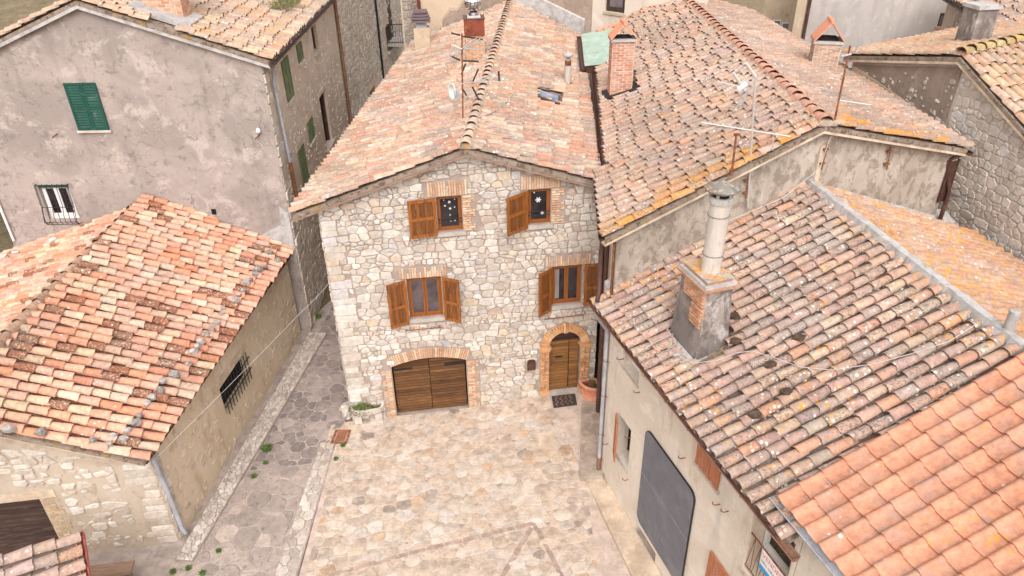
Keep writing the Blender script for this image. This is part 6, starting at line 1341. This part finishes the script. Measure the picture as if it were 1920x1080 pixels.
# ================================================================== AERIALS AND CABLES
def aerial(name, label, base, fn):
    o = thing(name, label, 'antenna', base); fn(o, fcam(base)); return o
P = onP(868, 234, v0, pML)
def ant1(o, f):
    q = lambda x, y, d=0: f.p(*f.uv(x, y, d), d)
    part('mast', 'rust', o, lambda m: m.tube([q(868, 236), q(866, 63)], .022, 6))
    part('reflector', 'aluminium', o, lambda m: [m.tube([q(846 + k * 4.2, 67 + k * .9), q(846 + k * 4.2, 107 + k * 1.3)], .004, 4) for k in range(5)] + [m.tube([q(868 + k * 7, 70 + k * 0), q(869 + k * 7, 113)], .004, 4) for k in range(1, 6)])
    for a_, b_ in (((846, 62), (863, 66)), ((868, 68), (905, 74)), ((847, 106), (863, 113)), ((866, 114), (898, 115))): part('reflector_bar', 'iron_black', o, lambda m: m.tube([q(*a_), q(*b_)], .02, 4))
    part('boom', 'aluminium', o, lambda m: [m.tube([q(846, 83), q(866, 92, .1)], .014, 4), m.tube([q(866, 92), q(900, 73, .4)], .014, 4), m.tube([q(867, 92), q(911, 76, .5)], .014, 4), m.tube([q(868, 91), q(901, 93, .5)], .014, 4), m.tube([q(866, 91), q(893, 72, .3)], .014, 4)])
    part('lower_yagi', 'aluminium', o, lambda m: [m.tube([q(866, 157), q(898, 153, .5)], .015, 4), m.tube([q(872, 155), q(886, 122)], .012, 4), m.tube([q(874, 157), q(888, 185)], .012, 4)] + [m.tube([q(871 + k * 2.2, 132 + k * 3.2), q(882 + k * 3.2, 122 + k * 4.2)], .005, 4) for k in range(7)] + [m.tube([q(891, 152, .3), q(936, 133 + k * 10, .6)], .012, 4) for k in range(3)])
    for a_, b_ in (((897, 129), (885, 157)), ((886, 163), (898, 188)), ((935, 133, .6), (936, 152, .6)), ((873, 119), (865, 140)), ((866, 164), (875, 179))): part('element_bar', 'iron_black', o, lambda m: m.tube([q(*a_), q(*b_)], .02, 4))
aerial('television_antenna', 'tall rusty television antenna mast at the front of the main ridge', P, ant1)
f = fcam(P); q = lambda x, y, d=0: f.p(*f.uv(x, y, d), d)
ds = thing('satellite_dish', 'small white dish clamped to the antenna mast on the main roof', 'dish', q(850, 180))
ax = Vector((-.9, -.35, .05)).normalized(); s1_ = ax.cross(UPV).normalized(); s2_ = s1_.cross(ax); c_ = q(849, 171)
def dish(m):
    n = 20; vs = [c_ - ax * .05]
    for r, h in ((.09, -.035), (.16, .0), (.21, .035), (.205, .045), (.15, .015)): vs += [c_ + ax * h + (s1_ * math.cos(k * 6.2832 / n) + s2_ * math.sin(k * 6.2832 / n)) * r for k in range(n)]
    m.add(vs, [(0, 1 + k, 1 + (k + 1) % n) for k in range(n)] + [(1 + r * n + k, 1 + (r + 1) * n + k, 1 + (r + 1) * n + (k + 1) % n, 1 + r * n + (k + 1) % n) for r in range(4) for k in range(n)], True)
part('reflector', 'white_paint', ds, dish); part('receiver', 'metal_grey', ds, lambda m: m.fbox(f, f.uv(856, 175)[0] - .06, f.uv(856, 175)[0] + .08, f.uv(856, 175)[1] - .09, f.uv(856, 175)[1] + .07, -.05, .05)); part('arm', 'white_paint', ds, lambda m: m.tube([c_ - ax * .04, q(866, 173)], .02, 6))
P = onB(1404, 385, .12)
def ant2(o, f):
    q = lambda x, y, d=0: f.p(*f.uv(x, y, d), d)
    part('mast', 'aluminium', o, lambda m: m.tube([q(1402, 388), q(1417, 139)], .022, 6)); part('boom', 'aluminium', o, lambda m: [m.tube([q(1316, 230), q(1482, 256)], .016, 5), m.tube([q(1450, 232), q(1449, 282)], .012, 5)])
    part('grid', 'aluminium', o, lambda m: [m.tube([q(1398, 118), q(1417, 145)], .035, 6), m.tube([q(1375, 136), q(1396, 170)], .035, 6)] + [m.tube([q(1398 + 19 * k / 5, 118 + 27 * k / 5), q(1375 + 21 * k / 5, 136 + 34 * k / 5)], .006, 4) for k in range(6)] + [m.tube([q(1386, 127), q(1408, 160)], .012, 4)])
    part('yagi', 'aluminium', o, lambda m: [m.tube([q(1346, 153), q(1400, 166)], .012, 4)] + [m.tube([q(1348 + k * 7, 151 + k * 1.7), q(1346 + k * 7, 157 + k * 1.7)], .008, 4) for k in range(7)]); part('receiver', 'white_paint', o, lambda m: m.tube([q(1384, 168), q(1400, 156)], .06, 8)); part('strut', 'metal_grey', o, lambda m: [m.tube([q(1402, 168), q(1377, 207)], .012, 4), m.tube([q(1404, 168), q(1388, 200)], .012, 4)])
aerial('grid_antenna', 'silver grid antenna with long crossbar fixed to the rough gable wall', P, ant2)
P = bA + Vector((.12, .15, .1))
def ant3(o, f):
    q = lambda x, y, d=0: f.p(*f.uv(x, y, d), d)
    part('mast', 'rust', o, lambda m: m.tube([q(1562, 240), q(1594, 86)], .02, 6)); part('arm', 'aluminium', o, lambda m: m.tube([q(1572, 188), q(1633, 197)], .016, 5)); part('head', 'metal_grey', o, lambda m: [m.tube([q(1577, 106), q(1596, 101)], .028, 5), m.tube([q(1600, 100), q(1617, 72)], .016, 5)])
aerial('mast_antenna', 'dark leaning antenna mast at the front end of the back ridge', P, ant3)
P = onP(1372, 325, bL + UPV * .1, pBl); f4 = fcam(P); q4 = lambda x, y: f4.p(*f4.uv(x, y))
o = thing('roof_rod', 'short rusty rod with clamps standing behind the pale flue', 'rod', P); part('rod', 'rust', o, lambda m: m.tube([P - UPV * .05, q4(1381, 250)], .022, 6)); part('clamp', 'rust', o, lambda m: [m.tube([q4(1368, 319), q4(1376, 317)], .03, 5), m.tube([q4(1376, 252), q4(1386, 251)], .03, 5)])
def cable(label, pts, r=.012, mat='cable_white', sag=0.):
    out = []
    for a, b in zip(pts, pts[1:]):
        for k in range(8): t = k / 8; out.append(a.lerp(b, t) - UPV * sag * 4 * t * (1 - t))
    out.append(pts[-1]); return single('cable', mat, label, 'cable', lambda m: m.tube(out, r, 5), None, pts[0])
pnC = lambda x, y: onP(x, y, c0 + UPV * .2, pn)
cable('white wire strung across the alley from the stone house to the low front corner', [FA.p(*FA.uv(617, 532), -.02), onZ(560, 590, 3.6), onZ(330, 822, 2.95), onZ(155, 992, 2.45)], .0045, sag=.02)
cable('white cable looping round the old chimney foot over the front roof', [pnC(*p) for p in ((1207, 655), (1232, 640), (1262, 625), (1258, 648), (1275, 668), (1300, 681), (1345, 676), (1378, 662), (1410, 658), (1450, 670), (1500, 688), (1560, 694), (1640, 682), (1720, 660), (1780, 640), (1830, 608))], .006)
cable('thin cable running down the rough gable wall to the mortar fillet', [FB.p(*FB.uv(*p, .15), .15) for p in ((1570, 240), (1555, 262), (1538, 315), (1470, 370), (1400, 400), (1330, 430))], .008)
cable('cable lying on the right slope of the main roof', [onP(*p, v1 + UPV * .17, pMR) for p in ((890, 222), (920, 212), (945, 195), (965, 172))], .012); cable('cable hanging over the far right slope of the main roof', [onP(*p, v1 + UPV * .17, pMR) for p in ((988, 50), (988, 75), (975, 112))], .012)
# ================================================================== THINGS ON THE PIAZZA
tr = onZ(692, 795, 0); tq = thing('stone_trough', 'small stone trough planter on two blocks at the house corner', 'planter', (tr.x, tr.y, 0)); tx, ty = tr.x, tr.y + .22
def trough(m):
    n = 16; prof = [(a_, b_, z_ + .09) for a_, b_, z_ in [(.36, .24, .22), (.44, .28, .30), (.46, .29, .44), (.40, .235, .44), (.37, .21, .34)]]; vs = []
    for a, b, z_ in prof: vs += [(tx + a * (abs(math.cos(k * 6.2832 / n)) ** .55) * math.copysign(1, math.cos(k * 6.2832 / n)), ty + b * (abs(math.sin(k * 6.2832 / n)) ** .55) * math.copysign(1, math.sin(k * 6.2832 / n)), z_ + rnd.uniform(-.008, .008)) for k in range(n)]
    m.add(vs, [(r * n + k, r * n + (k + 1) % n, (r + 1) * n + (k + 1) % n, (r + 1) * n + k) for r in range(4) for k in range(n)] + [tuple(range(n))[::-1]])
part('basin', 'trough_stone', tq, trough); part('soil', 'soil', tq, lambda m: m.lathe((tx, ty, .3), [(.37, 0), (.36, .08)], 4 * 4) if False else m.prism([(tx + .36 * math.cos(k * .3927), ty + .2 * math.sin(k * .3927), .42) for k in range(16)], (0, 0, .06)))
for dx in (-.28, .28): part('leg', 'trough_stone', tq, lambda m: m.box(tx + dx - .10, tx + dx + .10, ty - .18, ty + .18, -.01, .325))
def foliage(m, c, rx, ry, h, n, R, lw=.018, ll=.07, droop=0.):
    for k in range(n):
        a = R.random() * 6.283; r = math.sqrt(R.random()); p = Vector((c[0] + math.cos(a) * rx * r, c[1] + math.sin(a) * ry * r, c[2] + h * R.random() * (1.1 - r * .6) - droop * r * R.random()))
        d = Vector((R.gauss(0, 1), R.gauss(0, 1), R.gauss(.8, .7))).normalized(); s = d.cross(Vector((R.gauss(0, 1), R.gauss(0, 1), R.gauss(0, 1)))).normalized(); L = ll * R.uniform(.6, 1.4); w = lw * R.uniform(.7, 1.3)
        m.add([p, p + d * L * .5 + s * w, p + d * L, p + d * L * .5 - s * w], [(0, 1, 2, 3)])
RF = random.Random(2)
pl = thing('trough_plant', 'straggly grey green plant with one pink flower in the stone trough', 'plant', (tx, ty, .4)); part('foliage', 'leaf_dry', pl, lambda m: (foliage(m, (tx - .14, ty - .06, .47), .36, .26, .16, 1500, RF, .012, .06, .14), foliage(m, (tx + .2, ty, .47), .2, .16, .05, 250, RF, .012, .05)))
part('green_shoots', 'leaf', pl, lambda m: foliage(m, (tx - .16, ty - .06, .49), .32, .22, .17, 500, RF, .011, .055, .1)); part('flower', 'petal', pl, lambda m: foliage(m, (tx - .42, ty - .12, .46), .025, .025, .04, 26, RF, .018, .03))
# quarter-round terracotta pot against the right wall
pp = onZ(1122, 752, .21); cx_, cy_ = pp.x - .02, pp.y + .36; pt = thing('terracotta_pot', 'quarter round terracotta pot with moulded swag beside the front door', 'pot', (cx_, cy_, .2))
def qpot(m):
    n = 12; prof = [(.40, .0), (.42, .05), (.36, .08), (.40, .32), (.44, .42), (.48, .44), (.48, .52), (.42, .52), (.40, .45)]; vs = []
    for r, z_ in prof: vs += [(cx_ - r * math.cos(math.pi / 2 * k / n), cy_ - r * math.sin(math.pi / 2 * k / n), .21 + z_) for k in range(n + 1)]
    q_ = n + 1; m.add(vs, [(r * q_ + k, (r + 1) * q_ + k, (r + 1) * q_ + k + 1, r * q_ + k + 1) for r in range(len(prof) - 1) for k in range(n)], True)
    for k, s in ((0, 1), (n, -1)): 
        ring = [vs[r * q_ + k] for r in range(7)]; ax0, ax1 = Vector((cx_, cy_, .21)), Vector((cx_, cy_, .73)); m.add(ring + [ax1, ax0], [tuple(range(9))])
    m.box(cx_ - .02, cx_ + .02, cy_ - .48, cy_ + .01, .65, .735); m.box(cx_ - .48, cx_ + .01, cy_ - .02, cy_ + .021, .65, .733)
part('pot', 'terracotta_pot', pt, qpot); part('soil', 'soil', pt, lambda m: m.prism([(cx_, cy_, .62)] + [(cx_ - .405 * math.cos(math.pi / 2 * k / 8), cy_ - .405 * math.sin(math.pi / 2 * k / 8), .62) for k in range(9)], (0, 0, .05)))
part('swag', 'terracotta_pot', pt, lambda m: [m.tube([(cx_ - (.425 + .0) * math.cos(t), cy_ - .425 * math.sin(t), .52 - .08 * math.sin((t - a0_) / .5 * math.pi)) for t in [a0_ + .5 * k / 6 for k in range(7)]], .02, 6) for a0_ in (.28, .8)])
pf = thing('potted_flowers', 'red flowers and green leaves in the terracotta pot', 'flowers', (cx_ - .2, cy_ - .2, .67)); part('leaves', 'leaf', pf, lambda m: foliage(m, (cx_ - .17, cy_ - .15, .66), .13, .11, .12, 220, RF, .02, .07)); part('blooms', 'petal', pf, lambda m: [foliage(m, (cx_ - a, cy_ - b, .72), .035, .035, .05, 30, RF, .02, .035) for a, b in ((.28, .16), (.2, .24), (.08, .1), (.16, .12))])
dm = thing('door_mat', 'dark rubber doormat with wavy brown pattern before the arched door', 'mat', (mat_px[3][0], mat_px[3][1], .2))
mz = [Vector((a, b, zf(a, b) + .022)) for a, b in mat_px]; part('mat', 'rubber', dm, lambda m: m.prism(mz, (0, 0, .02)))
def waves(m):
    for k in range(4):
        a = [mz[0].lerp(mz[1], .12 + .2 * k + t * .12).lerp(mz[3].lerp(mz[2], .12 + .2 * k + t * .12), .1 + .8 * s_) + UPV * .0215 for s_, t in [(j / 10, .5 + .5 * math.sin(j * 1.3 + k)) for j in range(11)]]
        m.tube(a, .012, 4)
part('pattern', 'grate_iron', dm, waves)
gp_ = [Vector((*gz(*p, .03), .03)) for p in ((629, 806), (658, 806), (650, 832), (619, 832))]; dg_ = thing('drain_grate', 'rusty square drain grate beside the trough', 'grate', gp_[3])
part('frame', 'grate_iron', dg_, lambda m: [m.hexa([a - UPV * .03, b - UPV * .03, b.lerp(c, .14) - UPV * .03, a.lerp(d, .14) - UPV * .03], [a + UPV * .012, b + UPV * .012, b.lerp(c, .14) + UPV * .012, a.lerp(d, .14) + UPV * .012]) for a, b, c, d in [(gp_[i], gp_[(i + 1) % 4], gp_[(i + 2) % 4], gp_[(i + 3) % 4]) for i in range(4)]])
part('pit', 'grate_iron', dg_, lambda m: m.prism([p - UPV * .035 for p in gp_], (0, 0, .015)), color=(.4, .4, .4))
for k in range(6): t0_, t1_ = .18 + k * .11, .18 + k * .11 + .06; part('bar', 'grate_iron', dg_, lambda m: m.prism([gp_[0].lerp(gp_[1], .2).lerp(gp_[3].lerp(gp_[2], .2), t0_) - UPV * .02, gp_[0].lerp(gp_[1], .8).lerp(gp_[3].lerp(gp_[2], .8), t0_) - UPV * .02, gp_[0].lerp(gp_[1], .8).lerp(gp_[3].lerp(gp_[2], .8), t1_) - UPV * .02, gp_[0].lerp(gp_[1], .2).lerp(gp_[3].lerp(gp_[2], .2), t1_) - UPV * .02], (0, 0, .025)))
tag(part('drain_surround', 'concrete_pale', None, lambda m: m.prism([Vector((*gz(*p, .0), -.02)) for p in ((622, 797), (672, 797), (655, 842), (606, 842))], (0, 0, .032))), kind='structure')
p = onZ(652, 772, 0); single('corner_boulder', 'trough_stone', 'pale boulder guarding the house corner beside the trough', 'boulder', lambda m: bigrock(m, (p.x, p.y, 0), .2, .34, .24, RF, 10), None, p)
for i, (px, s, lab) in enumerate((((500, 842), .17, 'bright green weed clump in the alley paving'), ((498, 868), .05, 'tiny weed tuft below the green weed clump'), ((643, 835), .06, 'small weed beside the drain surround'), ((630, 860), .05, 'weed tuft on the rubble kerb below the drain'), ((477, 893), .06, 'weed tuft by the cobbled verge'), ((325, 1072), .06, 'weed tuft near the low house corner, at the bottom edge'), ((353, 1066), .06, 'weed tuft right of the low house corner'), ((380, 1075), .06, 'rightmost weed tuft at the bottom left'), ((1136, 905), .09, 'green weed at the foot of the cream wall'), ((597, 595), .12, 'green weed at the stone wall foot deep in the alley'), ((410, 1033), .05, 'weed tuft along the cobbled verge near the front'))):
    q_ = onZ(*px, .03); o = thing('weed', lab, 'weed', q_, 'weeds between the stones'); part('leaves', 'leaf', o, lambda m: foliage(m, (q_.x, q_.y, .02), s * .75, s * .75, s * .8, int(40 + s * 2000), RF, .016, .05))
o_ = Vector(FT.p(*FT.uv(0, 0))); P = onP(520, 14, r0 + UPV * .12, pTR); gr_ = thing('roof_grass', 'tuft of grass growing on the tall house roof', 'grass', P); part('blades', 'leaf_dry', gr_, lambda m: (foliage(m, (P.x, P.y, P.z), .55, .5, .12, 800, RF, .012, .12), foliage(m, (P.x + .3, P.y + .7, P.z + .0), .4, .4, .1, 500, RF, .012, .1)))
# bench against the low house
b0, b1 = onZ(160, 1062, .42), onZ(252, 1050, .42); bn = thing('wooden_bench', 'rough wooden plank bench against the low house front wall', 'bench', (b0.x, b0.y, 0)); bd_ = (b1 - b0).normalized(); b0 = b0 - bd_ * 1.2; bs = Vector((-bd_.y, bd_.x, 0)) * -.32
part('seat', 'wood_grey', bn, lambda m: m.hexa([b0 - UPV * .06, b1 - UPV * .06, b1 + bs - UPV * .06, b0 + bs - UPV * .06], [b0, b1, b1 + bs, b0 + bs]), color=(1.3, 1.2, 1.1))
for t in (.08, .9): part('leg', 'wood_grey', bn, lambda m: m.prism([Vector((v.x, v.y, 0)) for v in (b0.lerp(b1, t) + bs * .15, b0.lerp(b1, t + .04) + bs * .15, b0.lerp(b1, t + .04) + bs * .85, b0.lerp(b1, t) + bs * .85)], (0, 0, .36)), color=(1, 1, 1))
